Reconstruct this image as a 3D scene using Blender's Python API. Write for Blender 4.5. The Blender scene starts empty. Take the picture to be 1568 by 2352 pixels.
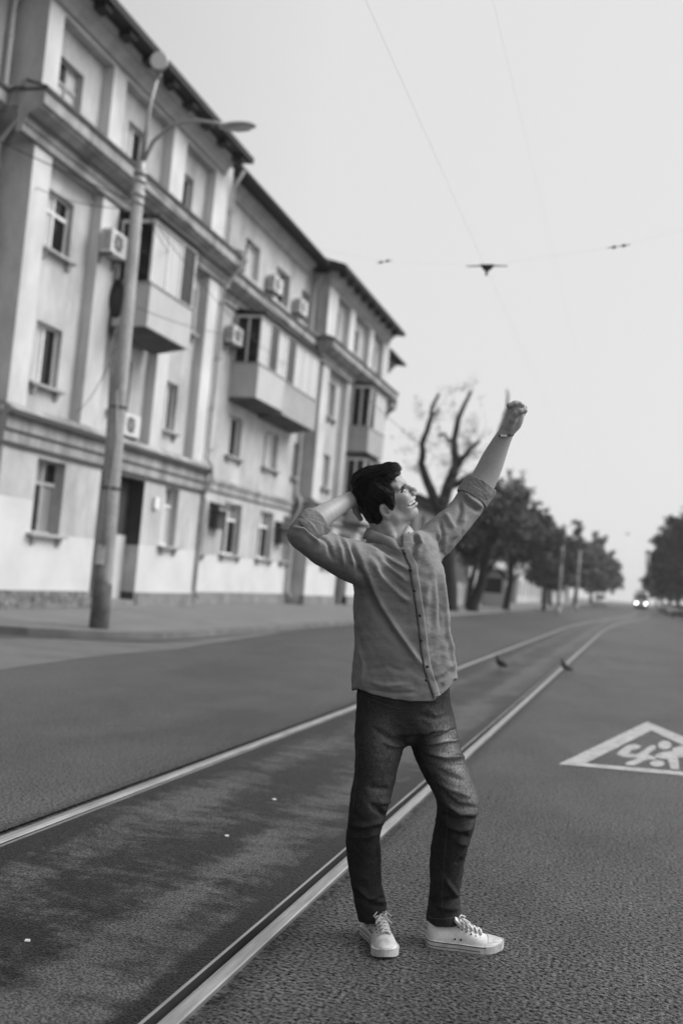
import bpy, bmesh, math, random
import numpy as np
from mathutils import Vector, Matrix
random.seed(7); np.random.seed(7)
SC = bpy.context.scene
# ------------------------------------------------------------------ camera
H = 1.40; F = 2287.0; CX, CY = 784.0, 1176.0; VP = (1458.0, 1381.0); RHO = math.radians(5.0)
_d = np.array([VP[0]-CX, -(VP[1]-CY), -F]); _d /= np.linalg.norm(_d)
_u = np.array([math.sin(RHO), math.cos(RHO), 0.0]); _u[2] = -(_u[0]*_d[0]+_u[1]*_d[1])/_d[2]; _u /= np.linalg.norm(_u)
CR = np.array([np.cross(_d, _u), _d, _u])            # camera axes -> world
CC = np.array([0, 0, H])
def onz(vx, vy, z=0.0):
    r = CR @ np.array([vx-CX, -(vy-CY), -F]); return CC + r*(z-H)/r[2]
def onx(vx, vy, x):
    r = CR @ np.array([vx-CX, -(vy-CY), -F]); return CC + r*x/r[0]
def ony(vx, vy, y):
    r = CR @ np.array([vx-CX, -(vy-CY), -F]); return CC + r*y/r[1]
cam = bpy.data.cameras.new('camera'); camo = bpy.data.objects.new('camera', cam)
SC.collection.objects.link(camo); SC.camera = camo
cam.sensor_fit = 'VERTICAL'; cam.sensor_height = 36.0; cam.sensor_width = 24.0; cam.lens = F/2352*36
cam.clip_start = 0.1; cam.clip_end = 6000
M4 = Matrix.Identity(4)
for i in range(3):
    for j in range(3): M4[i][j] = CR[i][j]
M4[0][3], M4[1][3], M4[2][3] = CC
camo.matrix_world = M4
cam.dof.use_dof = True; cam.dof.focus_distance = 3.84; cam.dof.aperture_fstop = 1.55
# ------------------------------------------------------------------ sky and sun
SUN_EL, SUN_AZ = math.radians(46), math.radians(68)     # azimuth from +Y towards +X
W = bpy.data.worlds.new('World'); SC.world = W; W.use_nodes = True
nt = W.node_tree; nt.nodes.clear()
N = nt.nodes.new
out = N('ShaderNodeOutputWorld'); bg = N('ShaderNodeBackground')
sky = N('ShaderNodeTexSky'); sky.sky_type = 'NISHITA'; sky.sun_disc = False
sky.sun_elevation = SUN_EL; sky.sun_rotation = SUN_AZ; sky.dust_density = 4.0
bw = N('ShaderNodeRGBToBW'); nt.links.new(sky.outputs[0], bw.inputs[0])
# an even cloud deck over the sky: dimmed a little overhead to shape the light
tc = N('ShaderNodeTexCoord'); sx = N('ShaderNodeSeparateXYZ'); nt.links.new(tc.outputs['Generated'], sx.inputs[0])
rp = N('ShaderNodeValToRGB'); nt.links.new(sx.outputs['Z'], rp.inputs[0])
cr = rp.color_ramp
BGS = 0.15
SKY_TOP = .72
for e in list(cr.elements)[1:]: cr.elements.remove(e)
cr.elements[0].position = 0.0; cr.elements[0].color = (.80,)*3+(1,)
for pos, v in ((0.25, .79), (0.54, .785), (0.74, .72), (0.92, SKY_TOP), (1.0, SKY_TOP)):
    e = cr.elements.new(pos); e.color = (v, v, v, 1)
# out-of-view sky shaped for the light: brighter towards the sun's side, dimmed behind the camera
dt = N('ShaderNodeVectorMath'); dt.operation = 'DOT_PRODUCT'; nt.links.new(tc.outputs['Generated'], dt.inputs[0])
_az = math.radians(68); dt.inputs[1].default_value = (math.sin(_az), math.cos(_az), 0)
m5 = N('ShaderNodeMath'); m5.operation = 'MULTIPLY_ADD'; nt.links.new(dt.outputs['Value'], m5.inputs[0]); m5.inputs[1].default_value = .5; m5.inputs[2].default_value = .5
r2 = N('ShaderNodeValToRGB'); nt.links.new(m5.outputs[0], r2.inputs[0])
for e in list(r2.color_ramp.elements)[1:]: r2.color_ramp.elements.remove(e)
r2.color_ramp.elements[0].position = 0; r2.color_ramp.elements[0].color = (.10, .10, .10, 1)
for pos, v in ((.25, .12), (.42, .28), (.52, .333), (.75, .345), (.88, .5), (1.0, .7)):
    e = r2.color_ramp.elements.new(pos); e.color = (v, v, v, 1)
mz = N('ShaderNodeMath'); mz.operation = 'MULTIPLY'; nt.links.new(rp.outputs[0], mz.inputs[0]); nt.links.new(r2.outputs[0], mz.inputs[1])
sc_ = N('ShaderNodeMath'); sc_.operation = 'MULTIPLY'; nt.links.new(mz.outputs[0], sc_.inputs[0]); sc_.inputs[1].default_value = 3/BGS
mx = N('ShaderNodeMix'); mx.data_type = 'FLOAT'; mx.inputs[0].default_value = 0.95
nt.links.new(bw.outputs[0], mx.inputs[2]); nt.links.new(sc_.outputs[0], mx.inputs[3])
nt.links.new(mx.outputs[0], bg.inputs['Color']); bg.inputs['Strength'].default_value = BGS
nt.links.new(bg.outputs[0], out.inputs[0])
sl = bpy.data.lights.new('sun', 'SUN'); sl.energy = 3.5; sl.angle = math.radians(35); sl.color = (1, 1, 1)
so = bpy.data.objects.new('sun', sl); SC.collection.objects.link(so)
sd = Vector((math.sin(SUN_AZ)*math.cos(SUN_EL), math.cos(SUN_AZ)*math.cos(SUN_EL), math.sin(SUN_EL)))
so.rotation_euler = sd.to_track_quat('Z', 'Y').to_euler()
SC.view_settings.view_transform = 'Standard'; SC.view_settings.look = 'None'
SC.view_settings.exposure = 0.0; SC.view_settings.gamma = 1.0
# ------------------------------------------------------------------ helpers
def mat(name, v, rough=.8, var=0.0, scale=3.0, bump=0.0, bscale=40.0, stretch=(1, 1, 1), spec=.5, metal=0.0,
        spots=0.0, sscale=20.0, emit=0.0, attr=None, av=0.0, bdist=.01, coat=0.0, detail=6.0):
    """grey Principled material; var = contrast of broad stains, spots = fine grain, attr/av = a wear mask that pales the colour"""
    m = bpy.data.materials.new(name); m.use_nodes = True
    t = m.node_tree; b = t.nodes['Principled BSDF']; L = t.links.new; n = t.nodes.new
    b.inputs['Base Color'].default_value = (v, v, v, 1)
    b.inputs['Roughness'].default_value = rough; b.inputs['Metallic'].default_value = metal
    b.inputs['Specular IOR Level'].default_value = spec
    if coat: b.inputs['Coat Weight'].default_value = coat
    if emit:
        b.inputs['Emission Color'].default_value = (1, 1, 1, 1); b.inputs['Emission Strength'].default_value = emit
    co = None
    if var or spots or bump:
        tc = n('ShaderNodeTexCoord'); mp = n('ShaderNodeMapping'); mp.inputs['Scale'].default_value = stretch
        L(tc.outputs['Object'], mp.inputs[0]); co = mp.outputs[0]
    col = None
    if var or spots or attr:
        val = n('ShaderNodeValue'); val.outputs[0].default_value = v; col = val.outputs[0]
    if var:
        nz = n('ShaderNodeTexNoise'); nz.inputs['Scale'].default_value = scale; nz.inputs['Detail'].default_value = detail
        nz.inputs['Roughness'].default_value = .62; L(co, nz.inputs['Vector'])
        mr = n('ShaderNodeMapRange'); mr.inputs[1].default_value = .28; mr.inputs[2].default_value = .72
        mr.inputs[3].default_value = 1-var; mr.inputs[4].default_value = 1+var*.7; L(nz.outputs[0], mr.inputs[0])
        mm = n('ShaderNodeMath'); mm.operation = 'MULTIPLY'; L(col, mm.inputs[0]); L(mr.outputs[0], mm.inputs[1]); col = mm.outputs[0]
    if spots:
        nz = n('ShaderNodeTexNoise'); nz.inputs['Scale'].default_value = sscale; nz.inputs['Detail'].default_value = 3
        L(co, nz.inputs['Vector'])
        mr = n('ShaderNodeMapRange'); mr.inputs[1].default_value = .3; mr.inputs[2].default_value = .7
        mr.inputs[3].default_value = 1-spots; mr.inputs[4].default_value = 1+spots; L(nz.outputs[0], mr.inputs[0])
        mm = n('ShaderNodeMath'); mm.operation = 'MULTIPLY'; L(col, mm.inputs[0]); L(mr.outputs[0], mm.inputs[1]); col = mm.outputs[0]
    if attr:
        at = n('ShaderNodeAttribute'); at.attribute_name = attr
        ma = n('ShaderNodeMath'); ma.operation = 'MULTIPLY_ADD'; L(at.outputs['Fac'], ma.inputs[0]); ma.inputs[1].default_value = av; ma.inputs[2].default_value = 1
        mm = n('ShaderNodeMath'); mm.operation = 'MULTIPLY'; L(col, mm.inputs[0]); L(ma.outputs[0], mm.inputs[1]); col = mm.outputs[0]
    if col is not None:
        cb = n('ShaderNodeCombineColor')
        for k in range(3): L(col, cb.inputs[k])
        L(cb.outputs[0], b.inputs['Base Color'])
    if bump:
        nz = n('ShaderNodeTexNoise'); nz.inputs['Scale'].default_value = bscale; nz.inputs['Detail'].default_value = 4
        L(co, nz.inputs['Vector'])
        bp = n('ShaderNodeBump'); bp.inputs['Strength'].default_value = bump; bp.inputs['Distance'].default_value = bdist
        L(nz.outputs[0], bp.inputs['Height']); L(bp.outputs[0], b.inputs['Normal'])
    return m
def link(o, parent=None):
    SC.collection.objects.link(o)
    if parent is not None: o.parent = parent
    return o
def meshobj(name, verts, faces, mats, parent=None, smooth=False, midx=None):
    me = bpy.data.meshes.new(name)
    me.from_pydata([tuple(map(float, v)) for v in verts], [], [tuple(int(i) for i in f) for f in faces])
    for m in (mats if isinstance(mats, (list, tuple)) else [mats]): me.materials.append(m)
    if midx is not None: me.polygons.foreach_set('material_index', np.asarray(midx, dtype=np.int32))
    if smooth: me.polygons.foreach_set('use_smooth', np.ones(len(me.polygons), dtype=bool))
    me.update()
    return link(bpy.data.objects.new(name, me), parent)
def tag(o, label=None, cat=None, group=None, kind=None):
    if label: o['label'] = label
    if cat: o['category'] = cat
    if group: o['group'] = group
    if kind: o['kind'] = kind
    return o
def empty(name, loc=(0, 0, 0), rz=0.0):
    o = bpy.data.objects.new(name, None); o.location = loc; o.rotation_euler = (0, 0, rz); o.empty_display_size = .2
    return link(o)
def copy_tree(o, parent=None):
    c = o.copy(); SC.collection.objects.link(c)
    if parent is not None: c.parent = parent
    for ch in list(o.children): copy_tree(ch, c)
    return c
class MB:
    """collects boxes, prisms and tubes into one mesh"""
    def __init__(s): s.v = []; s.f = []; s.m = []
    def add(s, vs, fs, mi=0):
        k = len(s.v); s.v += [tuple(v) for v in vs]; s.f += [tuple(i+k for i in f) for f in fs]; s.m += [mi]*len(fs); return s
    def box(s, x0, x1, y0, y1, z0, z1, mi=0):
        vs = [(x, y, z) for x in (x0, x1) for y in (y0, y1) for z in (z0, z1)]
        return s.add(vs, [(0, 1, 3, 2), (4, 6, 7, 5), (0, 4, 5, 1), (2, 3, 7, 6), (0, 2, 6, 4), (1, 5, 7, 3)], mi)
    def prism_y(s, prof, y0, y1, mi=0):
        n = len(prof); vs = [(x, y0, z) for x, z in prof]+[(x, y1, z) for x, z in prof]
        fs = [(i, (i+1) % n, n+(i+1) % n, n+i) for i in range(n)]+[tuple(range(n-1, -1, -1)), tuple(range(n, 2*n))]
        return s.add(vs, fs, mi)
    def prism_x(s, prof, x0, x1, mi=0):
        n = len(prof); vs = [(x0, y, z) for y, z in prof]+[(x1, y, z) for y, z in prof]
        fs = [(i, (i+1) % n, n+(i+1) % n, n+i) for i in range(n)]+[tuple(range(n-1, -1, -1)), tuple(range(n, 2*n))]
        return s.add(vs, fs, mi)
    def poly(s, pts, mi=0): return s.add(pts, [tuple(range(len(pts)))], mi)
    def tube(s, pts, rad, n=8, mi=0, cap=True):
        P = [Vector(p) for p in pts]; R = rad if isinstance(rad, (list, tuple)) else [rad]*len(P)
        vs = []; fs = []; prev = None
        for i, p in enumerate(P):
            t = (P[min(i+1, len(P)-1)]-P[max(i-1, 0)]).normalized()
            if prev is None:
                a = Vector((0, 0, 1)) if abs(t.z) < .9 else Vector((1, 0, 0)); u = t.cross(a).normalized()
            else: u = (prev-t*prev.dot(t)).normalized()
            prev = u; w = t.cross(u)
            for k in range(n):
                an = 2*math.pi*k/n; vs.append(p+(u*math.cos(an)+w*math.sin(an))*R[i])
        for i in range(len(P)-1):
            for k in range(n):
                fs.append((i*n+k, i*n+(k+1) % n, (i+1)*n+(k+1) % n, (i+1)*n+k))
        if cap: fs += [tuple(range(n-1, -1, -1)), tuple(range((len(P)-1)*n, len(P)*n))]
        return s.add(vs, fs, mi)
    def ball(s, c, r, nu=12, nv=8, mi=0):
        r = r if isinstance(r, (tuple, list)) else (r, r, r)
        vs = [(c[0], c[1], c[2]-r[2])]
        for j in range(1, nv):
            a = math.pi*j/nv
            for i in range(nu):
                b = 2*math.pi*i/nu
                vs.append((c[0]+r[0]*math.sin(a)*math.cos(b), c[1]+r[1]*math.sin(a)*math.sin(b), c[2]-r[2]*math.cos(a)))
        vs.append((c[0], c[1], c[2]+r[2])); L = len(vs)-1; fs = []
        for i in range(nu):
            fs.append((0, 1+(i+1) % nu, 1+i)); fs.append((L, 1+(nv-2)*nu+i, 1+(nv-2)*nu+(i+1) % nu))
            for j in range(nv-2):
                fs.append((1+j*nu+i, 1+j*nu+(i+1) % nu, 1+(j+1)*nu+(i+1) % nu, 1+(j+1)*nu+i))
        return s.add(vs, fs, mi)
    def build(s, name, mats, parent=None, smooth=False):
        return meshobj(name, s.v, s.f, mats, parent, smooth, s.m)
def bevel(o, w=.01, seg=2):
    md = o.modifiers.new('bevel', 'BEVEL'); md.width = w; md.segments = seg; md.limit_method = 'ANGLE'; return o
# ------------------------------------------------------------------ ground, road, rails
def ground_mat(name, dark, pale, rough, spec, layers, grain, gscale, bump, bscale, bdist, band=None, lo=.3, hi=.8, sheen=.15):
    """worn ground: dark binder and paler dust mixed by several noises; layers = (scale, stretch, weight)"""
    m = bpy.data.materials.new(name); m.use_nodes = True; t = m.node_tree; b = t.nodes['Principled BSDF']; L = t.links.new; n = t.nodes.new
    b.inputs['Roughness'].default_value = rough; b.inputs['Specular IOR Level'].default_value = spec; b.inputs['Sheen Weight'].default_value = sheen; b.inputs['Sheen Roughness'].default_value = .35   # road dust
    tc = n('ShaderNodeTexCoord'); acc = None
    def madd(x, k, acc):
        q = n('ShaderNodeMath'); q.operation = 'MULTIPLY_ADD'; L(x, q.inputs[0]); q.inputs[1].default_value = k
        if acc is None: q.inputs[2].default_value = 0
        else: L(acc, q.inputs[2])
        return q.outputs[0]
    for sc, st, wt in layers:
        mp = n('ShaderNodeMapping'); mp.inputs['Scale'].default_value = st; L(tc.outputs['Object'], mp.inputs[0])
        nz = n('ShaderNodeTexNoise'); nz.inputs['Scale'].default_value = sc; nz.inputs['Detail'].default_value = 7; nz.inputs['Roughness'].default_value = .65; L(mp.outputs[0], nz.inputs['Vector'])
        mr = n('ShaderNodeMapRange'); mr.inputs[1].default_value = .32; mr.inputs[2].default_value = .68; mr.clamp = True; L(nz.outputs[0], mr.inputs[0]); acc = madd(mr.outputs[0], wt, acc)
    if band:                                              # dusty lines along the track where feet and tyres keep off
        sx = n('ShaderNodeSeparateXYZ'); L(tc.outputs['Object'], sx.inputs[0])
        for cx, w_, k in band:
            q = n('ShaderNodeMath'); q.operation = 'SUBTRACT'; L(sx.outputs['X'], q.inputs[0]); q.inputs[1].default_value = cx
            q2 = n('ShaderNodeMath'); q2.operation = 'ABSOLUTE'; L(q.outputs[0], q2.inputs[0])
            mr = n('ShaderNodeMapRange'); mr.interpolation_type = 'SMOOTHSTEP'; mr.inputs[1].default_value = w_; mr.inputs[2].default_value = 0; L(q2.outputs[0], mr.inputs[0]); acc = madd(mr.outputs[0], k, acc)
    nz = n('ShaderNodeTexNoise'); nz.inputs['Scale'].default_value = gscale; nz.inputs['Detail'].default_value = 4; nz.inputs['Roughness'].default_value = .6; L(tc.outputs['Object'], nz.inputs['Vector'])
    mr = n('ShaderNodeMapRange'); mr.inputs[1].default_value = .40; mr.inputs[2].default_value = .64; mr.inputs[3].default_value = 1-grain; mr.inputs[4].default_value = 1+grain; L(nz.outputs[0], mr.inputs[0])
    mx_ = n('ShaderNodeMapRange'); mx_.inputs[1].default_value = lo; mx_.inputs[2].default_value = hi; mx_.inputs[3].default_value = dark; mx_.inputs[4].default_value = pale; mx_.clamp = True; L(acc, mx_.inputs[0])
    pr = n('ShaderNodeMath'); pr.operation = 'MULTIPLY'; L(mx_.outputs[0], pr.inputs[0]); L(mr.outputs[0], pr.inputs[1])
    cb = n('ShaderNodeCombineColor')
    for k in range(3): L(pr.outputs[0], cb.inputs[k])
    L(cb.outputs[0], b.inputs['Base Color'])
    sp = n('ShaderNodeMath'); sp.operation = 'MULTIPLY'; L(mr.outputs[0], sp.inputs[0]); sp.inputs[1].default_value = spec; L(sp.outputs[0], b.inputs['Specular IOR Level'])   # pits do not shine
    n2 = n('ShaderNodeTexNoise'); n2.inputs['Scale'].default_value = bscale; n2.inputs['Detail'].default_value = 3; L(tc.outputs['Object'], n2.inputs['Vector'])
    bp = n('ShaderNodeBump'); bp.inputs['Strength'].default_value = bump; bp.inputs['Distance'].default_value = bdist; L(n2.outputs[0], bp.inputs['Height']); L(bp.outputs[0], b.inputs['Normal'])
    return m
M_asph = ground_mat('asphalt', .014, .058, .46, .24, ((.35, (1, .5, 1), .62), (1.6, (1, .6, 1), .40), (9, (1, 1, 1), .22)), 1.0, 64, 1.0, 56, .022, band=((-1.22, .11, -.75), (-2.89, .13, -.75)))
M_asph_dk = ground_mat('broken_asphalt', .006, .04, .6, .2, ((7, (1, 1, 1), .6), (22, (1, 1, 1), .4)), .9, 50, .9, 40, .02)
M_bed = ground_mat('track_bed', .003, .070, .42, .20, ((1.4, (1.2, .45, 1), .62), (5, (.7, 1.5, 1), .48), (16, (1, 1, 1), .30), (.35, (1, 1, 1), .25), (3.2, (.35, 2.2, 1), .22)), .7, 105, .5, 90, .008,
                   band=((-1.72, .20, .30), (-2.35, .12, .16), (-1.38, .10, -.55), (-2.72, .25, -.4), (-2.0, .5, -.12)), lo=.76, hi=1.24, sheen=.04)
M_pave = mat('pavement', .16, .8, var=.25, scale=1.2, bump=.5, bscale=50, spots=.2, sscale=60)
M_kerb = mat('kerb_stone', .14, .85, var=.4, scale=2.5, bump=.6, bscale=30)
M_apron = mat('worn_asphalt', .12, .75, var=.3, scale=1.3, bump=.6, bscale=70, spots=.25, sscale=100)
M_paint = mat('road_paint', .36, .7, var=.38, scale=9, spots=.35, sscale=60, bump=.4, bscale=85)
M_rail = mat('rail_steel', .42, .36, var=.4, scale=9, metal=.75, stretch=(4, .3, 1), bump=.1, bscale=40)
M_groove = mat('dark_groove', .012, .95, var=.4, scale=12)  # near-black inside of the rail groove
M_earth = mat('earth', .05, .95, var=.4, scale=.3)
def smooth(a, b, x):
    t = min(1, max(0, (x-a)/(b-a))); return t*t*(3-2*t)
def trackc(y): return -2.05+3.0*smooth(42, 115, y)
YS = list(np.arange(-8, 6, 1.0))+list(np.arange(6, 40, 2.0))+list(np.arange(40, 70, 1.0))+[70, 90, 120, 160, 220, 300, 420, 600]
G = .748                      # half of the clear gauge, centre to the edge of the head
def strip(mb, fa, fb, z, mi=0, za=None):
    for a, b in zip(YS[:-1], YS[1:]):
        mb.add([(fa(a), a, z), (fb(a), a, z), (fb(b), b, z), (fa(b), b, z)], [(0, 1, 2, 3)], mi)
g = MB(); g.poly([(-300, -60, -.10), (300, -60, -.10), (300, 900, -.10), (-300, 900, -.10)])
tag(g.build('ground', M_earth), kind='structure')
HW = .062; GW = .032; LW = .012
r = MB()
strip(r, lambda y: -45, lambda y: trackc(y)-G-HW-.05, 0, 0)
strip(r, lambda y: trackc(y)+G+HW+.05, lambda y: 45, 0, 0)
strip(r, lambda y: trackc(y)-G-HW-.055, lambda y: trackc(y)-G-HW+.01, -.012, 1)
strip(r, lambda y: trackc(y)+G+HW-.01, lambda y: trackc(y)+G+HW+.055, -.012, 1)
tag(r.build('road', [M_asph, M_asph_dk]), kind='structure')
r = MB(); strip(r, lambda y: trackc(y)-G+GW+LW, lambda y: trackc(y)+G-GW-LW, .002)
tag(r.build('track_bed', M_bed), kind='structure')
for sgn, lab in ((-1, 'left polished tram rail nearest the apartment building'), (1, 'right polished tram rail running beside the standing man')):
    m = MB()
    prof = [(G+HW, -.09), (G+HW, .003), (G+HW-.006, .006), (G+.016, .0065), (G+.012, .003), (G+.003, .002), (G, -.004), (G, -.035),
            (G-GW, -.035), (G-GW, .005), (G-GW-LW, .0055), (G-GW-LW-.004, -.09)]
    vs = []; n = len(prof)
    for y in YS: vs += [(trackc(y)+sgn*p, y, z) for p, z in prof]
    fs = []; mi = []
    for i in range(len(YS)-1):
        for k in range(n-1):
            q = (i*n+k, (i+1)*n+k, (i+1)*n+k+1, i*n+k+1); fs.append(q if sgn > 0 else q[::-1]); mi.append(1 if k in (6, 7, 8) else 0)
    m.v = vs; m.f = fs; m.m = mi
    tag(m.build('tram_rail', [M_rail, M_groove]), lab, 'tram rail', 'tram rails')
# pavement with its kerb
KP = [(-7.85, 600), (-7.85, 40), (-7.85, 17.2), (-7.95, 16.2), (-8.25, 15.45), (-8.75, 14.75), (-9.35, 14.15), (-10.6, 13.5), (-12.5, 13.1), (-45, 12.9)]
p = MB(); kw = .16
def inset(P, w):
    o = []
    for i in range(len(P)):
        a = Vector(P[max(i-1, 0)]); b = Vector(P[min(i+1, len(P)-1)]); t = (b-a).normalized(); o.append((P[i][0]+t.y*w, P[i][1]-t.x*w))
    return o
KI = inset(KP, kw)
KI = [(min(a, -7.85-kw), max(b, 13.05)) for a, b in KI]
p.poly([(a, b, .115) for a, b in KI]+[(-45, 600, .115)])
tag(p.build('pavement', M_pave), kind='structure')
k = MB()
for i in range(len(KP)-1):
    a, b, c, d = KP[i], KP[i+1], KI[i+1], KI[i]
    k.add([(*a, -.02), (*b, -.02), (*b, .12), (*a, .12), (*c, .13), (*d, .13)], [(0, 1, 2, 3), (3, 2, 4, 5)])
tag(k.build('kerb', M_kerb), kind='structure')
p = MB(); p.box(5.6, 45, -20, 600, -.02, .12)
tag(p.build('pavement_right', M_pave), kind='structure')
# paler worn apron in front of the kerb corner
ap = MB(); ap.poly([(*onz(a, b, .004)[:2], .004) for a, b in [(-160, 1560), (-160, 1470), (70, 1466), (225, 1472), (330, 1478), (420, 1474), (640, 1450), (640, 1454), (500, 1476), (400, 1492), (300, 1500), (190, 1512), (60, 1530)]])
tag(ap.build('apron', M_apron), kind='structure')
# white school-crossing marking on the carriageway: a triangle with running children
def T(a, b, z=.005): q = onz(1041.25+.336*a, 1408.75+.336*b, z); return (q[0], q[1], z)
A0, A1 = Vector(T(715, 1030)[:2]), Vector(T(1320, 740)[:2])
B1 = A1+(Vector(T(1568, 845)[:2])-A1)*2.15; 
I0, I1 = Vector(T(900, 1025)[:2]), Vector(T(1350, 800)[:2])
wv = (B1-A0)
def V3(v, z=.005): return (v[0], v[1], z)
mk = MB()
B1 = Vector((1.41, 9.08))
I2 = Vector((1.03, 9.20))
mk.add([V3(A0), V3(A1), V3(B1), V3(I0), V3(I1), V3(I2)], [(0, 3, 4, 1), (1, 4, 5, 2), (0, 2, 5, 3)])
def blob(pts): mk.poly([T(a, b, .0025) for a, b in pts][::-1])
def ell(cx, cy, rx, ry): blob([(cx+rx*math.cos(i*math.pi/8), cy+ry*math.sin(i*math.pi/8)) for i in range(16)])
blob([(1110, 962), (1150, 925), (1190, 900), (1235, 893), (1275, 905), (1270, 922), (1215, 935), (1195, 958), (1245, 965), (1270, 955), (1340, 905), (1375, 900), (1383, 922), (1350, 945), (1325, 965), (1385, 985), (1372, 1000), (1320, 998), (1230, 1040), (1180, 1037), (1170, 1022), (1262, 988), (1165, 982)])
ell(1440, 900, 46, 30)
blob([(1372, 968), (1440, 945), (1500, 938), (1488, 922), (1560, 905), (1640, 930), (1700, 975), (1680, 995), (1610, 960), (1575, 985), (1530, 985), (1540, 1065), (1484, 1065), (1462, 1000), (1385, 985)])
ell(1390, 1026, 50, 22); ell(1640, 890, 44, 28); blob([(1570, 1000), (1610, 995), (1680, 1050), (1660, 1070), (1600, 1040)])
tag(mk.build('road_marking', M_paint), kind='structure')
# ------------------------------------------------------------------ the apartment building
M_wall = mat('plaster', .44, .9, var=.40, scale=1.1, bump=.3, bscale=18, spots=.08, sscale=30, stretch=(1, 1, .5))
M_wallb = mat('plaster_light', .56, .9, var=.34, scale=.8, bump=.25, bscale=18, stretch=(1, 1, .5))
M_white = mat('white_paint_wall', .56, .9, var=.13, scale=.9, bump=.2, bscale=20)
M_grime = mat('weathered_cornice', .30, .9, var=.6, scale=1.6, bump=.4, bscale=20, stretch=(1, 1.2, .35))
M_flash_lines = mat('dark_flashing_and_lines', .035, .6, var=.4, scale=3)  # metal flashing, and shade and dirt lines of the mouldings put in as colour
M_roof = mat('dark_roof', .010, .7, var=.3, scale=2)
M_soffit = mat('soffit', .33, .9, var=.25, scale=2)
M_stone = mat('rubble_plinth', .17, .95, var=.75, scale=4.5, bump=1, bscale=9, spots=.4, sscale=14, bdist=.05)
M_plinth = mat('cement_plinth', .2, .95, var=.4, scale=1.5, bump=.4, bscale=20)
M_frame = mat('window_frame', .72, .6, var=.1, scale=4)
M_framed = mat('old_window_frame', .33, .7, var=.25, scale=5)
M_glass = mat('dark_glass', .010, .08, spec=.28)
M_curt = mat('curtained_glass', .50, .25, var=.22, scale=2.2, stretch=(1, 9, .3), spec=.5)
M_curtd = mat('dim_curtained_glass', .20, .2, var=.5, scale=2.5, stretch=(1, 7, .3), spec=.5)
M_sill = mat('sill_tin', .33, .6, var=.3, scale=5)
M_dark = mat('dark_recess', .045, .9, var=.3, scale=2)  # dark of the unlit entrance recess, put into the colour
M_ac = mat('air_conditioner_casing', .62, .5, var=.1, scale=4)
M_fan = mat('air_conditioner_grille', .12, .6)
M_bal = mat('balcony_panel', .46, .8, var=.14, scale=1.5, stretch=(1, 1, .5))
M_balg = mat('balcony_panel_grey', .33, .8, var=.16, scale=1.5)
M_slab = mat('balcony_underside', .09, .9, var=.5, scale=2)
M_pipe = mat('drainpipe', .5, .5, var=.2, scale=3)
M_door = mat('dark_door', .045, .6, var=.3, scale=2)
BLD = empty('apartment_building', (-12.5, 17.3, 0))
BLD['label'] = 'long pale four-storey apartment building with cornices, balconies and a dark overhanging roof'; BLD['category'] = 'building'
def bchild(o):                      # geometry is written in world metres; the Empty stands at the building's corner
    o.location = -BLD.location; o.parent = BLD; return o
def wall(mb, X, y0, y1, z0, z1, holes, dep, mf=None, zs=(), ys_=()):
    ys = sorted({y0, y1, *[h[0] for h in holes], *[h[1] for h in holes], *ys_}); zs = sorted({z0, z1, *[h[2] for h in holes], *[h[3] for h in holes], *zs})
    ys = [y for y in ys if y0 <= y <= y1]; zs = [z for z in zs if z0 <= z <= z1]
    for a, b in zip(ys[:-1], ys[1:]):
        for c, d in zip(zs[:-1], zs[1:]):
            cy, cz = (a+b)/2, (c+d)/2
            if any(h[0] < cy < h[1] and h[2] < cz < h[3] for h in holes): continue
            mb.add([(X, a, c), (X, b, c), (X, b, d), (X, a, d)], [(0, 1, 2, 3)], mf(cy, cz) if mf else 0)
    for a, b, c, d in holes:
        e = X-dep; m = mf((a+b)/2, (c+d)/2) if mf else 0
        mb.add([(X, a, c), (X, b, c), (X, b, d), (X, a, d), (e, a, c), (e, b, c), (e, b, d), (e, a, d)],
               [(0, 4, 5, 1), (1, 5, 6, 2), (2, 6, 7, 3), (3, 7, 4, 0)], m)
WIN = []
def window(X, y0, y1, z0, z1, style='two', dep=.2, frame=None, panes=('g', 'c'), sill=True, br=True):
    """frame with mullions set back in the wall; each window a part, its panes and sill sub-parts"""
    xf = X-dep; f = MB(); t = .055; y0 -= .005; y1 += .005; z0 -= .005; z1 += .005
    fm = frame or M_frame
    f.box(xf-.06, xf, y0, y0+t, z0, z1); f.box(xf-.06, xf, y1-t, y1, z0, z1)
    f.box(xf-.059, xf-.001, y0+t, y1-t, z0, z0+t); f.box(xf-.059, xf-.001, y0+t, y1-t, z1-t, z1)
    w = y1-y0; h = z1-z0; pn = MB(); xg = xf-.035
    cols = {'two': [.5], 'uneven': [.62], 'three': [.33, .67], 'one': [], 'cross': [.5], 'tee': [.5]}[style]
    for c in cols: f.box(xf-.058, xf-.002, y0+w*c-.035, y0+w*c+.035, z0+t, z1-t)
    if style in ('cross', 'tee', 'three'):
        zc = z0+h*(.68 if style != 'cross' else .55); f.box(xf-.057, xf+.004, y0+t, y1-t, zc-.04, zc+.04)
        rows = [(z0, zc), (zc, z1)]
    else: rows = [(z0, z1)]
    edges = [0]+cols+[1]; k = 0
    for i in range(len(edges)-1):
        for a, b in rows:
            pn.box(xg-.006, xg, y0+w*edges[i]+.02, y0+w*edges[i+1]-.02, a+.02, b-.02, {'g': 0, 'c': 1, 'd': 2}[panes[k % len(panes)]]); k += 1
    fo = f.build('window', fm); bchild(fo)
    po = pn.build('pane', [M_glass, M_curt, M_curtd], fo)
    if sill:
        s = MB(); s.box(X-dep+.005, X+.16, y0-.14, y1+.14, z0-.075, z0-.01)
        if br:
            for yb in (y0+.02, y1-.12):
                s.prism_y([(X+.004, z0-.27), (X+.05, z0-.25), (X+.13, z0-.076), (X+.004, z0-.076)], yb, yb+.11)
        s.build('sill', M_sill, fo)
    return fo
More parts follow.
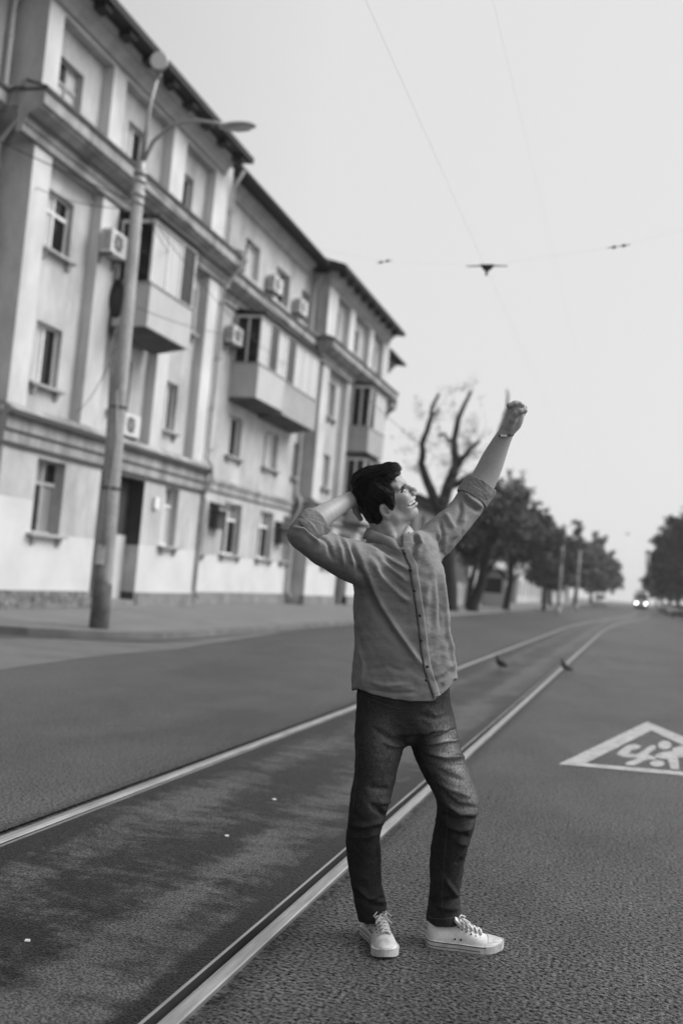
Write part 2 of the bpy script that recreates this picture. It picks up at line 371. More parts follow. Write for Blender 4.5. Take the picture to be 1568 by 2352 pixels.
XA, XB, XL = -12.5, -13.2, -13.35
# --- wing A: corner at y 17.3 to 27.1
hA = [(18.25, 19.2, 11.12, 12.2), (21.3, 22.25, 11.12, 12.2), (24.2, 25.1, 11.12, 12.2),
      (18.25, 19.35, 7.95, 9.25), (21.2, 22.9, 8.0, 9.3), (24.95, 25.95, 8.0, 9.3),
      (18.42, 19.42, 5.0, 6.35), (21.75, 22.7, 5.0, 6.4), (24.55, 25.4, 5.0, 6.35)]
gA = [(18.55, 19.65, 1.75, 3.36), (24.62, 25.5, 1.8, 3.42)]
w = MB()
XR = XA-.27                                          # back of the tall recessed bays
wall(w, XR, 17.3, 27.1, 4.3, 13.4, hA, .16, lambda y, z: 0)
wall(w, XA+.03, 17.3, 27.1, .0, 3.55, gA+[(21.2, 23.45, 0.0, 3.42)], .22,
     lambda y, z: 1 if (z < 2.43 and y < 18.55) or (z < 1.75 and y < 21.2) or (z < 1.75 and y > 23.45) else 0, zs=(1.75, 2.43), ys_=(18.55, 20.95))
for a, b in ((17.3, 17.95), (20.1, 20.85), (23.5, 24.15), (26.2, 27.1)): w.box(XR+.002, XA, a, b, 4.29, 9.9, 2)
for a, b in ((17.3, 17.85), (20.0, 20.6), (23.2, 23.98), (25.95, 27.1)): w.box(XR+.002, XA, a, b, 10.6, 12.85, 2)
w.box(XR+.002, XA+.001, 17.3, 27.1, 12.851, 13.4, 0); w.box(XR+.002, XA+.001, 17.3, 27.1, 9.8, 10.6, 0)
# returns of the wing, facing down the street
w.poly([(XL, 17.29, 0), (XA+.028, 17.29, 0), (XA+.028, 17.29, 3.55), (XL, 17.29, 3.55)]); w.poly([(XL, 17.295, 3.55), (XA+.001, 17.295, 3.55), (XA+.001, 17.295, 13.4), (XL, 17.295, 13.4)])
w.poly([(XB-.3, 27.1, 0), (XA+.03, 27.1, 0), (XA+.03, 27.1, 3.55), (XB-.3, 27.1, 3.55)][::-1]); w.poly([(XB-.3, 27.1, 3.5), (XA, 27.1, 3.5), (XA, 27.1, 13.4), (XB-.3, 27.1, 13.4)][::-1])
# entrance passage; its shade is put into the dark colour of the linings
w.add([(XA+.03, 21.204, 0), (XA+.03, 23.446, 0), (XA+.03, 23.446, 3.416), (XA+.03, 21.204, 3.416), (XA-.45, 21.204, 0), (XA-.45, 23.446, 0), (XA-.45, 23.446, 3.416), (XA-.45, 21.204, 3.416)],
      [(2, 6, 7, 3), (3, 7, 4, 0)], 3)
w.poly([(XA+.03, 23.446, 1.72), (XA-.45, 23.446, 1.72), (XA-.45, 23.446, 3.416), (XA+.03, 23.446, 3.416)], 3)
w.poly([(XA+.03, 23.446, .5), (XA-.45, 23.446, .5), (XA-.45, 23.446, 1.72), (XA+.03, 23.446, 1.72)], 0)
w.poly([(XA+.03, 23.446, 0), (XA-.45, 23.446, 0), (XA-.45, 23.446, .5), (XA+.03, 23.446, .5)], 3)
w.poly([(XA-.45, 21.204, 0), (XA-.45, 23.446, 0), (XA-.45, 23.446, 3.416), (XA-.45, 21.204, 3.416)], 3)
bchild(w.build('wall', [M_wall, M_white, M_wallb, M_dark]))
d = MB(); d.box(XA-.445, XA-.40, 21.25, 22.3, .302, 3.3); d.box(XA-.445, XA-.39, 22.34, 23.40, 1.96, 3.3)
do = bchild(d.build('door', M_door)); h = MB(); h.tube([(XA-.40, 22.2, 1.2), (XA-.35, 22.2, 1.2), (XA-.35, 22.2, 1.4), (XA-.40, 22.2, 1.4)], .012, 6); h.build('handle', M_pipe, do)
pl_ = MB(); pl_.box(XA-.44, XA-.36, 22.31, 23.43, .302, 1.95); bchild(pl_.build('half_wall', M_wallb))
st = MB(); st.box(XA-.44, XA+.35, 21.25, 23.4, .0, .16); st.box(XA-.44, XA+.05, 21.26, 23.39, .161, .30); bchild(st.build('doorstep', M_plinth))
# --- section B, set back
hB = [(27.75, 28.7, 5.05, 6.4), (30.15, 31.3, 5.05, 6.4), (33.5, 34.9, 5.1, 6.4), (36.65, 37.35-.05, 5.1, 6.45),
      (30.15, 31.45, 11.2, 12.4), (33.1, 34.55, 11.2, 12.4), (35.95, 36.95, 11.2, 12.4), (27.75, 28.7, 8.0, 9.3)]
gB = [(28.2, 29.0, 1.75, 3.45), (30.45, 31.95, 1.78, 3.5), (33.7, 35.1, 1.78, 3.5), (36.2, 37.0, 1.78, 3.5)]
w = MB()
wall(w, XB, 27.1, 37.3, .0, 13.5, hB+gB, .2, lambda y, z: 1 if z < 1.7 else 0, zs=(1.7, 4.0))
bchild(w.build('wall', [M_wall, M_white]))
# --- wing C
hC = [(38.75, 39.55, 11.4, 12.4), (41.85, 42.7, 11.4, 12.4), (44.9, 45.7, 11.4, 12.4), (39.05, 40.05, 7.95, 9.4), (41.9, 43.9, 8.0, 9.5),
      (39.2, 40.15, 5.0, 6.4), (42.0, 43.9, 5.0, 6.6), (45.0, 45.9, 7.95, 9.3), (45.0, 45.9, 5.0, 6.4)]
gC = [(39.2, 40.3, 1.75, 3.4), (44.8, 45.9, 1.75, 3.4), (41.4, 43.2, 0.0, 3.2)]
w = MB()
wall(w, XR, 37.3, 47.4, 4.3, 13.45, hC, .16)
wall(w, XA+.03, 37.3, 47.4, 0, 3.55, gC, .3, lambda y, z: 1 if z < 1.7 else 0, zs=(1.7,))
for a, b in ((37.3, 38.2), (40.9, 41.6), (44.2, 44.75), (46.3, 47.4)): w.box(XR+.002, XA, a, b, 4.29, 9.9, 2)
for a, b in ((37.3, 38.5), (40.4, 41.2), (43.7, 44.4), (46.3, 47.4)): w.box(XR+.002, XA, a, b, 10.6, 12.9, 2)
w.box(XR+.002, XA+.001, 37.3, 47.4, 12.901, 13.45, 0); w.box(XR+.002, XA+.001, 37.3, 47.4, 9.8, 10.6, 0)
w.poly([(XB-.3, 37.29, 0), (XA+.028, 37.29, 0), (XA+.028, 37.29, 3.55), (XB-.3, 37.29, 3.55)]); w.poly([(XB-.3, 37.295, 3.55), (XA+.001, 37.295, 3.55), (XA+.001, 37.295, 13.45), (XB-.3, 37.295, 13.45)])
w.poly([(XB-.3, 47.4, 0), (XA+.03, 47.4, 0), (XA+.03, 47.4, 3.55), (XB-.3, 47.4, 3.55)][::-1]); w.poly([(XB-.3, 47.4, 3.5), (XA, 47.4, 3.5), (XA, 47.4, 13.45), (XB-.3, 47.4, 13.45)][::-1])
bchild(w.build('wall', [M_wall, M_white, M_wallb]))
dd = MB(); dd.box(XA-.36, XA-.27, 41.4, 43.2, 0, 3.2); bchild(dd.build('door', M_door))
# --- end section D and the section left of the wing
w = MB(); hD = [(48.2, 49.1, 7.9, 9.3), (48.2, 49.1, 5, 6.4), (48.2, 49.1, 11.3, 12.3), (48.2, 49.1, 1.8, 3.4)]
wall(w, XB, 47.4, 50.0, 0, 12.6, hD, .2, lambda y, z: 1 if z < 1.7 else 0, zs=(1.7,))
w.poly([(XB, 50, 0), (-24, 50, 0), (-24, 50, 12.6), (XB, 50, 12.6)])
bchild(w.build('wall', [M_wall, M_white]))
w = MB(); hL = [(13.0, 14.1, 5, 6.4), (13.0, 14.1, 8, 9.3), (13.0, 14.1, 11.15, 12.25), (13, 14.1, 1.8, 3.4), (9.5, 10.6, 5, 6.4), (9.5, 10.6, 8, 9.3), (9.5, 10.6, 1.8, 3.4)]
wall(w, XL, 6, 17.3, 0, 13.4, hL, .2, lambda y, z: 1 if z < 1.7 else 0, zs=(1.7,))
w.poly([(XL, 6, 0), (XL, 6, 13.4), (-24, 6, 13.4), (-24, 6, 0)])
bchild(w.build('wall', [M_wall, M_white]))
# windows
for (a, b, c, d_), (stl, pn, fr) in zip(hA, [('cross', 'cgcc', M_framed), ('two', 'cg', None), ('two', 'cg', None), ('tee', 'ccgg', None), ('two', 'gd', None), ('two', 'gd', None), ('two', 'cg', None), ('two', 'gd', None), ('uneven', 'cg', None)]):
    window(XR, a, b, c, d_, stl, .14, fr, pn, sill=c < 11, br=True)
window(XA+.03, *gA[0], 'tee', .2, M_framed, 'gddg'); window(XA+.03, *gA[1], 'tee', .2, None, 'gdcd')
for i, (a, b, c, d_) in enumerate(hB): window(XB, a, b, c, d_, 'two', .18, None, ['gd', 'cg', 'gc', 'gd', 'gc', 'cg', 'gd', 'gd'][i], sill=c < 11)
for i, (a, b, c, d_) in enumerate(gB): window(XB, a, b, c, d_, 'tee', .18, None, ['gdgd', 'gcgd', 'gcgd', 'gdcd'][i])
for i, (a, b, c, d_) in enumerate(hC): window(XR, a, b, c, d_, 'two', .14, None, ['gg', 'gd', 'gd', 'gd', 'gg', 'gd', 'dc', 'gd', 'gd'][i], sill=c < 11)
for a in gC[:2]: window(XA+.03, *a, 'tee', .2, None, 'gdgd')
for a in hD: window(XB, *a, 'two', .18, None, 'gd')
for a in hL: window(XL, *a, 'two', .18, None, 'gd')
# belts, cornices, plinths
def belt(X, y0, y1, left_ret=None):
    b = MB(); prof = [(X-.14, 3.5), (X+.07, 3.5), (X+.07, 3.78), (X+.10, 3.80), (X+.10, 4.08), (X+.22, 4.14), (X+.22, 4.20), (X-.0, 4.36), (X-.14, 4.36)]
    b.prism_y(prof, y0, y1)
    b.box(X+.0, X+.225, y0+.001, y1-.001, 4.08, 4.195, 1); b.box(X, X+.105, y0+.002, y1-.002, 3.765, 3.81, 1); b.box(X, X+.075, y0+.002, y1-.002, 3.47, 3.545, 1)  # dark strips lay the belt's shade and dirt lines on as colour
    if left_ret: b.prism_x([(y0+.14-p[0]+X, p[1]) for p in prof][::-1], left_ret, X+.0)
    bchild(b.build('belt_course', [M_grime, M_flash_lines]))
belt(XA+.02, 17.2, 27.2, XL); belt(XA+.02, 37.2, 47.5, XB)
b = MB(); b.prism_y([(XB-.1, 3.75), (XB+.05, 3.75), (XB+.05, 3.98), (XB+.1, 4.02), (XB+.1, 4.14), (XB-.1, 4.2)], 27.1, 37.3); b.box(XB, XB+.055, 27.1, 37.3, 3.735, 3.76, 1)  # dark strip below: its shade and dirt line laid on as colour
bchild(b.build('belt_course', [M_grime, M_flash_lines]))
def cornice(X, y0, y1, ret=None, z=0.0):
    prof = [(X-.1, 9.78), (X+.05, 9.78), (X+.05, 9.95), (X+.10, 9.98), (X+.11, 10.05), (X+.2, 10.16), (X+.33, 10.24), (X+.40, 10.27), (X+.42, 10.32), (X+.5, 10.34), (X+.5, 10.60), (X+.53, 10.63), (X+.53, 10.66), (X-.1, 10.86)]
    b = MB(); b.prism_y([(p, q+z) for p, q in prof], y0, y1, 0)
    b.box(X-.1, X+.555, y0-.01, y1+.01, 10.61+z, 10.675+z, 1); b.box(X, X+.205, y0+.002, y1-.002, 10.10+z, 10.15+z, 1); b.box(X, X+.055, y0+.002, y1-.002, 9.76+z, 9.80+z, 1); b.prism_y([(X+.02, 10.83+z), (X+.545, 10.676+z), (X+.545, 10.70+z), (X+.02, 10.88+z)], y0-.01, y1+.01, 1)  # top strips are flashing; the lower ones are painted shade and dirt lines
    if ret is not None:
        b.prism_x([(y0+.55-(p-X), q+z+.002) for p, q in prof][::-1], ret, X+.0, 0); b.box(ret, X+.0, y0-.0, y0+.6, 10.647+z, 10.72+z, 1)
    bchild(b.build('cornice', [M_grime, M_flash_lines]))
cornice(XA, 16.75, 27.5, XL+.002); cornice(XB, 27.5, 36.8); cornice(XA, 36.8, 47.9, XB+.002); cornice(XB, 47.9, 50.5, z=-.0)
cornice(XL-.02, 5.5, 16.75)
for xa_, ya_, yb_, m_ in ((XA+.10, 17.2, 21.15, M_stone), (XA+.09, 23.5, 27.2, M_plinth), (XB+.07, 27.2, 37.2, M_plinth), (XA+.09, 37.2, 41.4, M_plinth), (XA+.09, 43.2, 47.5, M_plinth), (XB+.07, 47.5, 50.05, M_plinth), (XL+.07, 6, 17.2, M_stone)):
    b = MB(); b.box(xa_-.2, xa_, ya_, yb_, 0, .5); bchild(b.build('plinth', m_))
# roofs: slab with overhang, soffit boards and rafter tails
def roof(X, y0, y1, zt, tails=True):
    r = MB(); o = .76
    r.prism_y([(X-.3, zt+.02), (X+o, zt-.06), (X+o+.02, zt+.10), (X+o-.02, zt+.13), (X-8, zt+2.6), (X-8, zt+.0)], y0, y1, 0)
    ro = bchild(r.build('roof', M_roof))
    s = MB(); s.prism_y([(X-.02, zt-.52), (X+.08, zt-.50), (X+.13, zt-.38), (X+.24, zt-.24), (X+.34, zt-.20), (X+.36, zt-.06), (X+.02, zt-.045), (X-.02, zt-.045)], y0+.35, y1-.35, 0)
    s.build('soffit', M_soffit, ro)
    if tails:
        y = y0+.5
        while y < y1-.2:
            t = MB(); t.prism_y([(X+.365, zt-.22), (X+o-.10, zt-.19), (X+o-.10, zt-.062), (X+.365, zt-.06)], y, y+.30); y += 1.12
            t.build('rafter_tail', M_roof, ro)
    else:
        t = MB(); t.tube([(X+o+.02, y0+.1, zt-.0), (X+o+.02, y1-.1, zt-.02)], .085, 8); t.build('gutter', M_roof, ro)
    return ro
roof(XA, 16.7, 26.8, 13.45); roof(XB, 26.9, 36.7, 13.6, False); roof(XA, 36.7, 47.3, 13.5); roof(XB, 47.4, 50.6, 12.75, False); roof(XL, 5.3, 16.6, 13.45)
b = MB(); b.box(XA-3.2, XA-2.2, 37.2, 38.4, 14, 15.6); b.box(XA-3.3, XA-2.1, 37.1, 38.5, 15.6, 15.75); bchild(b.build('chimney', M_wall))
# vertical drainpipes in the corners
for (x, y, zt) in ((XL+.12, 17.1, 13.3), (XA+.1, 27.0, 13.3), (XB+.14, 37.05, 13.3)):
    p = MB(); p.tube([(x+.3, y, zt), (x+.02, y, zt-.5), (x, y, zt-.8), (x, y, 10.95), (x+.55, y-.0, 10.75), (x+.55, y, 10.4), (x, y, 9.7), (x, y, 4.5), (x+.2, y, 4.25), (x+.2, y, 3.9), (x, y, 3.4), (x, y, .6), (x+.15, y, .4)], .055, 8)
    for z in (12, 9.2, 7.5, 6, 2.5): p.tube([(x, y, z), (x, y, z+.05)], .075, 8)
    bchild(p.build('drainpipe', M_pipe if x < -13 else M_framed, smooth=True))
# balconies
def balcony(X, y0, y1, proj, zb, zp, ztop, mode, mp=M_bal):
    r = MB(); xo = X+proj; th = .07
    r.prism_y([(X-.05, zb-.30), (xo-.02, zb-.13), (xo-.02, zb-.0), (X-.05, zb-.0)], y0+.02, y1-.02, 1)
    r.box(xo-th, xo, y0, y1, zb-.14, zp, 0); r.box(X, xo-th-.002, y0, y0+th, zb-.14, zp, 2); r.box(X, xo-th-.002, y1-th, y1, zb-.14, zp, 2)
    r.box(xo-th-.03, xo+.03, y0-.03, y1+.03, zp, zp+.05, 3)
    r.box(X, xo-th-.03, y0-.03, y0+th+.02, zp, zp+.05, 3); r.box(X, xo-th-.03, y1-th-.02, y1+.03, zp, zp+.05, 3)
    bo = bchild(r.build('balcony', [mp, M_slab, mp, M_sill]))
    if mode:
        f = MB(); L = y1-y0; n = max(2, int(L/.75)); za, zc = zp+.05, ztop
        f2 = MB()
        for i in range(n+1):
            y = y0+.03+(L-.06)*i/n; f.box(xo-.075, xo-.015, y-.03, y+.03, za, zc)
        f.box(xo-.08, xo-.01, y0, y1, zc, zc+.08); f.box(X, xo-.08, y0, y0+.06, zc, zc+.08); f.box(X, xo-.08, y1-.06, y1, zc, zc+.08)
        for k in range(3):
            x = X+.05+(proj-.1)*k/2; f.box(x-.03, x+.03, y0+.005, y0+.055, za, zc)
        f.build('glazing_frame', M_frame, bo)
        for i in range(n):
            a = y0+.06+(L-.06)*i/n; bb = y0+(L-.06)*(i+1)/n
            f2.box(xo-.055, xo-.04, a, bb, za+.01, zc-.01, {'g': 0, 'c': 1, 'd': 2}[mode[i % len(mode)]])
        f2.box(X+.06, xo-.1, y0+.02, y0+.035, za+.01, zc-.01, 0)
        f2.build('pane', [M_glass, M_curt, M_curtd], bo)
        t = MB(); t.prism_y([(X-.1, zc+.22), (xo+.14, zc+.10), (xo+.14, zc+.15), (X-.1, zc+.30)], y0-.12, y1+.12); t.build('balcony_roof', M_flash_lines, bo)
    return bo
balcony(XA, 21.0, 23.35, .95, 7.05, 7.95, 9.45, 'ccg')
balcony(XB, 29.95, 32.5, .95, 7.08, 8.05, 9.6, 'cgc'); balcony(XB, 32.56, 36.2, .93, 7.0, 8.0, 9.62, 'gcccc', M_balg)
balcony(XA, 41.6, 44.3, .9, 7.0, 7.95, 9.7, 'gcc', M_balg)
balcony(XA, 41.6, 44.3, .9, 3.9, 4.9, 6.5, 'gdc', M_balg)
# balconies' side curtain: open loggia side stays dark.  small meter box by the entrance
b = MB(); b.box(XA+.03, XA+.12, 23.95, 24.2, 2.75, 3.05); bchild(b.build('meter_box', M_frame))
# outdoor units hanging on the wall
def ac_unit(x, y, z, lab):
    r = empty('air_conditioner', (x, y, z)); tag(r, lab, 'air conditioner', 'outdoor air conditioner units')
    c = MB(); c.box(0.06, .36, -.40, .40, 0, .56); bevel(c.build('casing', M_ac, r), .02)
    f = MB()
    for k in range(20):
        a, b2 = 2*math.pi*k/20, 2*math.pi*(k+1)/20
        f.add([(.364, -.1+.21*math.cos(a), .28+.21*math.sin(a)), (.364, -.1+.21*math.cos(b2), .28+.21*math.sin(b2)), (.372, -.1+.06*math.cos(b2), .28+.06*math.sin(b2)), (.372, -.1+.06*math.cos(a), .28+.06*math.sin(a))], [(0, 1, 2, 3)])
    for k in range(3): f.box(.362, .374, -.32, .12, .12+.16*k-.006, .12+.16*k+.006)
    f.build('grille', M_fan, r)
    # side vents facing down the street
    s = MB()
    for k in range(7): s.box(.1, .32, -.404, -.398, .08+.06*k, .105+.06*k)
    s.build('vent', M_fan, r)
    for yy_ in (-.3, .3): b = MB(); b.box(0, .36, yy_-.02, yy_+.02, -.05, -.005); b.box(0, .03, yy_-.019, yy_+.019, -.25, -.052); b.build('bracket', M_flash_lines, r)
    return r
ac_unit(XA, 20.45, 8.42, 'air conditioner unit beside the pole on the wing, left of the white glazed balcony')
ac_unit(XR+.02, 22.35, 4.42, 'low air conditioner unit just above the entrance, below a second-floor window')
ac_unit(XB, 29.45, 8.55, 'air conditioner unit beside the glazing of the long double balcony')
ac_unit(XB, 32.55, 11.2, 'air conditioner unit between the two left top-floor windows of the set-back section')
ac_unit(XB, 35.4, 11.2, 'air conditioner unit between the two right top-floor windows of the set-back section')
def awning(y, z, lab):
    m = MB(); m.prism_y([(XB, z+.5), (XB+.55, z+.3), (XB+.55, z+.26), (XB, z+.45)], y, y+.9); m.box(XB+.001, XB+.3, y+.1, y+.8, z-.35, z+.25); tag(m.build('wall_box', M_flash_lines), lab, 'box', 'dark boxes on the ground-floor wall')
awning(29.2, 2.9, 'dark box with a small canopy left of the first ground-floor window of the set-back section'); awning(35.3, 2.75, 'dark box with a small canopy near the corner, right of the ground-floor windows')
# ------------------------------------------------------------------ street pole with lamps
M_conc = mat('pole_concrete', .30, .9, var=.4, scale=2.5, bump=.5, bscale=25, spots=.15, sscale=40, stretch=(1, 1, .4))
M_metal = mat('galvanised_metal', .36, .5, var=.2, scale=4, metal=.3)
M_lampglass = mat('lamp_glass', .55, .25)
M_cable = mat('black_cable', .025, .7)
M_paper = mat('paper', .6, .8, var=.25, scale=6)
PX, PY = -8.93, 15.63
pole = empty('street_lamp', (PX, PY, .11)); tag(pole, 'tall concrete street pole with curved lamp arm and round floodlight, at kerb corner', 'street lamp')
m = MB(); m.tube([(0, 0, -.2), (0, 0, .9), (-.06, 0, 4), (-.1, 0, 8.2)], [.165, .16, .135, .10], 20); m.build('shaft', M_conc, pole, True)
M_concd = mat('stained_concrete', .12, .9, var=.6, scale=5, bump=.5, bscale=25)
m = MB(); m.tube([(0, 0, -.2), (0, 0, .6), (-.015, 0, 1.12)], [.172, .168, .162], 20); m.build('base', M_concd, pole, True)
m = MB()
for z in (8.0, 8.15, 7.6, 7.75): m.tube([(-.1, 0, z), (-.1, 0, z+.07)], .125, 16)
m.tube([(-.1, 0, 8.1), (-.1, 0, 8.4)], .085, 12); m.tube([(-.1, 0, 8.38), (-.04, 0, 9.5), (.06, 0, 10.05)], [.05, .035, .03], 8); m.build('mast', M_metal, pole, True)
m = MB(); m.tube([(-.09, 0, 8.35), (.12, -.05, 8.75), (.5, -.1, 9.02), (1.0, -.16, 9.05), (1.5, -.22, 8.93)], [.035]*5, 8)
m.build('lamp_arm', M_metal, pole, True)
m = MB(); m.ball((1.83, -.25, 8.86), (.36, .13, .07), 14, 8); ah = m.build('lamp_head', M_metal, pole, True)
m = MB(); m.ball((1.88, -.25, 8.815), (.24, .09, .05), 12, 6); m.build('lamp_glass', M_lampglass, ah, True)
m = MB(); c0 = Vector((.09, 0, 10.2)); dr = Vector((.35, -1, -.12)).normalized()
m.tube([c0-dr*.02, c0+dr*.16, c0+dr*.2], [.10, .165, .17], 18); lh = m.build('floodlight', M_metal, pole, True)
m = MB(); m.tube([c0+dr*.2, c0+dr*.215], [.155, .15], 18); m.build('lamp_glass', M_lampglass, lh)
m = MB(); m.tube([(c0.x-.03, 0, 10.0), (c0.x, 0, 10.06)], .06, 10); m.build('lamp_socket', M_metal, pole)
m = MB()
for k in range(5):
    a = k*.7; m.tube([(-.12-.1*math.cos(t)*(.8+.1*k)-.14, -.12+.05*math.sin(a), 5.78+.30*math.sin(t)*(.8+.08*k)+.02*k) for t in np.linspace(0, 6.28, 16)], .028, 6)
m.ball((-.26, -.08, 5.8), (.10, .09, .26), 10, 8)
m.build('cable_coil', M_cable, pole, True)
m = MB(); m.tube([(-.19, -.03, 2.6), (-.2, -.03, 3.4), (-.24, -.03, 4.2), (-.3, -.03, 4.9), (-.22, -.03, 5.4)], .025, 6); m.tube([(.03, -.165, 1.4), (.02, -.16, 2.4), (.06, -.14, 3.3), (-.04, -.14, 4.2)], .012, 5); m.build('conduit', M_metal, pole, True)
m = MB(); m.tube([(-.03, 0, 2.45), (-.03, 0, 2.49)], .165, 16); m.tube([(-.05, 0, 3.9), (-.05, 0, 3.93)], .15, 16); m.build('band', M_flash_lines, pole)
m = MB()
for k in range(6):
    a, b = -2.3+k*.2, -2.1+k*.2
    m.add([(-.01+.165*math.cos(a), .165*math.sin(a), 1.12), (-.01+.165*math.cos(b), .165*math.sin(b), 1.12), (-.01+.163*math.cos(b), .163*math.sin(b), 1.46), (-.01+.163*math.cos(a), .163*math.sin(a), 1.46)], [(0, 1, 2, 3)])
m.build('notice', M_paper, pole)
# ------------------------------------------------------------------ overhead wires
def sag(a, b, s, n=14):
    a, b = Vector(a), Vector(b); return [a.lerp(b, i/n)-Vector((0, 0, s*4*(i/n)*(1-i/n))) for i in range(n+1)]
def cable(a, b, s, r, lab, grp=None, cat='cable'):
    m = MB(); m.tube(sag(a, b, s), r, 5, cap=False); tag(m.build('overhead_cable', M_cable, None, True), lab, cat, grp)
M_wire = mat('copper_wire', .35, .6)
def wire(x, z, y0, y1, lab, rw):
    m = MB(); m.tube([(x, y0, z), (x, (y0+y1)/2, z-.03), (x, y1, z)], rw, 5, cap=False); tag(m.build('contact_wire', M_wire), lab, 'wire', 'tram contact wires')
wire(-2.07, 5.42, -4, 52, 'thin tram contact wire running overhead above the near track', .0010)
wire(-1.2, 5.42, -4, 52, 'very faint thin wire overhead to the right of the contact wire', .0005)
ptop = (PX-.08, PY, 7.9)
cable(ptop, (XA, 24, 9.55), .15, .010, 'thin cable from the pole to the wing below its cornice', 'cables from the pole')
cable((PX-.1, PY, 7.75), (XL, 12, 9.2), .1, .010, 'thin cable from the pole to the wall at the left edge', 'cables from the pole')
cable((PX-.1, PY, 7.65), (XA, 17.5, 8.9), .12, .008, 'thin cable from the pole to the near corner of the wing', 'cables from the pole')
cable((PX-.05, PY, 5.9), (XB, 33, 9.9), .3, .008, 'sagging cable from the coil on the pole to the set-back section', 'cables from the pole')
cable((PX-.05, PY, 5.6), (XA, 19.9, 4.6), .3, .008, 'low sagging cable from the coil down to the belt course', 'cables from the pole')
cable((PX, PY, 7.7), (XB, 37, 9.3), .5, .008, 'long sagging cable crossing the set-back section toward the far wing', 'cables from the pole')
cable((PX, PY, 8.2), (-8.2, 66, 7), .8, .010, 'cable running from the pole along the street toward the trees', 'cables from the pole')
def fitting(x, y, z, w, lab, big=True):
    if big:
        m = MB(); m.tube([(x-.26, y, z+.045), (x, y, z+.05), (x+.26, y, z+.045)], [.006, .010, .006], 6)
        m.prism_y([(x-.09, z+.06), (x+.09, z+.06), (x+.05, z+.01), (x+.012, z-.02), (x+.010, z-.07), (x-.010, z-.07), (x-.012, z-.02), (x-.05, z+.01)], y-.03, y+.03)
        o = m.build('wire_hanger', M_cable)
    else:
        o = empty('insulator_pair', (x, y, z)); m = MB(); m.tube([(-w*1.9, 0, -.02), (0, 0, 0), (w*1.9, 0, .02)], .005, 5); m.build('rod', M_cable, o)
        for s in (-1, 1): m = MB(); m.tube([(s*w*1.1, 0, s*.012), (s*w*.55, 0, s*.006)], [.016, .020], 8); m.build('insulator', M_cable, o)
    tag(o, lab, 'wire fitting', 'fittings on the overhead wires')
fitting(-2.07, 12.3, 5.41, .3, 'dark wing-shaped wire hanger in the sky above the raised fist side')
q = ony(882, 601, 12.4); fitting(q[0], q[1], q[2], .055, 'pair of small dark insulators in the sky left of the wire hanger', False)
q = ony(1420, 566, 12.2); fitting(q[0], q[1], q[2], .07, 'pair of small dark insulators in the sky high on the right', False)
q = ony(1440, 1227, 60); fitting(q[0], q[1], q[2], .3, 'tiny distant wire hanger above the approaching tram')
m = MB(); a = ony(882, 601, 12.4); b = ony(1420, 566, 12.2)
m.tube([(-12.5, 13.0, 7.6), tuple(a), (-2.07, 12.3, 5.46), tuple(b), (9, 12, 8.2)], .0006, 4, cap=False); tag(m.build('span_wire', M_wire), 'hair-thin span wire across the street carrying the wire hanger', 'wire')
# ------------------------------------------------------------------ trees
M_bark = mat('bark', .022, .95, var=.5, scale=6, bump=1, bscale=18, stretch=(1, 1, .25), bdist=.03)
M_leaf = mat('foliage', .13, .8, var=.45, scale=.9)
M_leafd = mat('dark_foliage', .075, .8, var=.45, scale=.8)
M_leafg = mat('pale_foliage', .16, .8, var=.4, scale=.7)
def limb(mb, p, d, L, r, depth, rnd, curl=.25, up=.1, n=5, tips=None):
    pts = [Vector(p)]; d = Vector(d).normalized(); rad = [r]
    for i in range(n):
        d = (d+Vector((rnd.gauss(0, curl), rnd.gauss(0, curl), rnd.gauss(0, curl)+up))).normalized()
        pts.append(pts[-1]+d*L/n); rad.append(r*(1-.62*(i+1)/n))
    mb.tube(pts, rad, 7 if r > .05 else 5)
    if tips is not None: tips += pts[2:]
    if depth > 0:
        for k in range(rnd.choice((2, 3))):
            i = rnd.randint(2, n); a = rnd.uniform(0, 6.28); s = Vector((math.cos(a), math.sin(a), rnd.uniform(-.1, .8)))
            limb(mb, pts[i], d*.7+s*.8, L*rnd.uniform(.5, .75), rad[i]*.75, depth-1, rnd, curl, up, n, tips)
def leaves(blobs, n, size, rnd, seed):
    """leaf-sized faces scattered in clumps through the volume of each blob (centre, radii)"""
    R = np.random.RandomState(seed); V = []; Fc = []
    tot = sum(b[1][0]*b[1][1]*b[1][2] for b in blobs)
    for c, rr in blobs:
        k = max(12, int(n*rr[0]*rr[1]*rr[2]/tot)); ncl = max(4, k//26)
        dirs = R.normal(size=(ncl, 3)); dirs /= np.linalg.norm(dirs, axis=1)[:, None]
        cl = np.array(c)+dirs*np.array(rr)*(R.rand(ncl, 1)**.42)*(.85+.35*R.rand(ncl, 1)**3)
        pick = R.randint(0, ncl, k); P = cl[pick]+R.normal(size=(k, 3))*(np.array(rr)*.09+.05)
        a = R.normal(size=(k, 3)); a /= np.linalg.norm(a, axis=1)[:, None]
        b = np.cross(a, R.normal(size=(k, 3))); b /= np.linalg.norm(b, axis=1)[:, None]
        s = size*(.6+.8*R.rand(k, 1)); o = len(V)*1
        q = np.stack([P-a*s, P+b*s*.55, P+a*s, P-b*s*.55], 1).reshape(-1, 3)
        base = sum(len(x) for x in V); V.append(q); Fc.append(np.arange(4*k).reshape(k, 4)+base)
    return np.concatenate(V), np.concatenate(Fc)
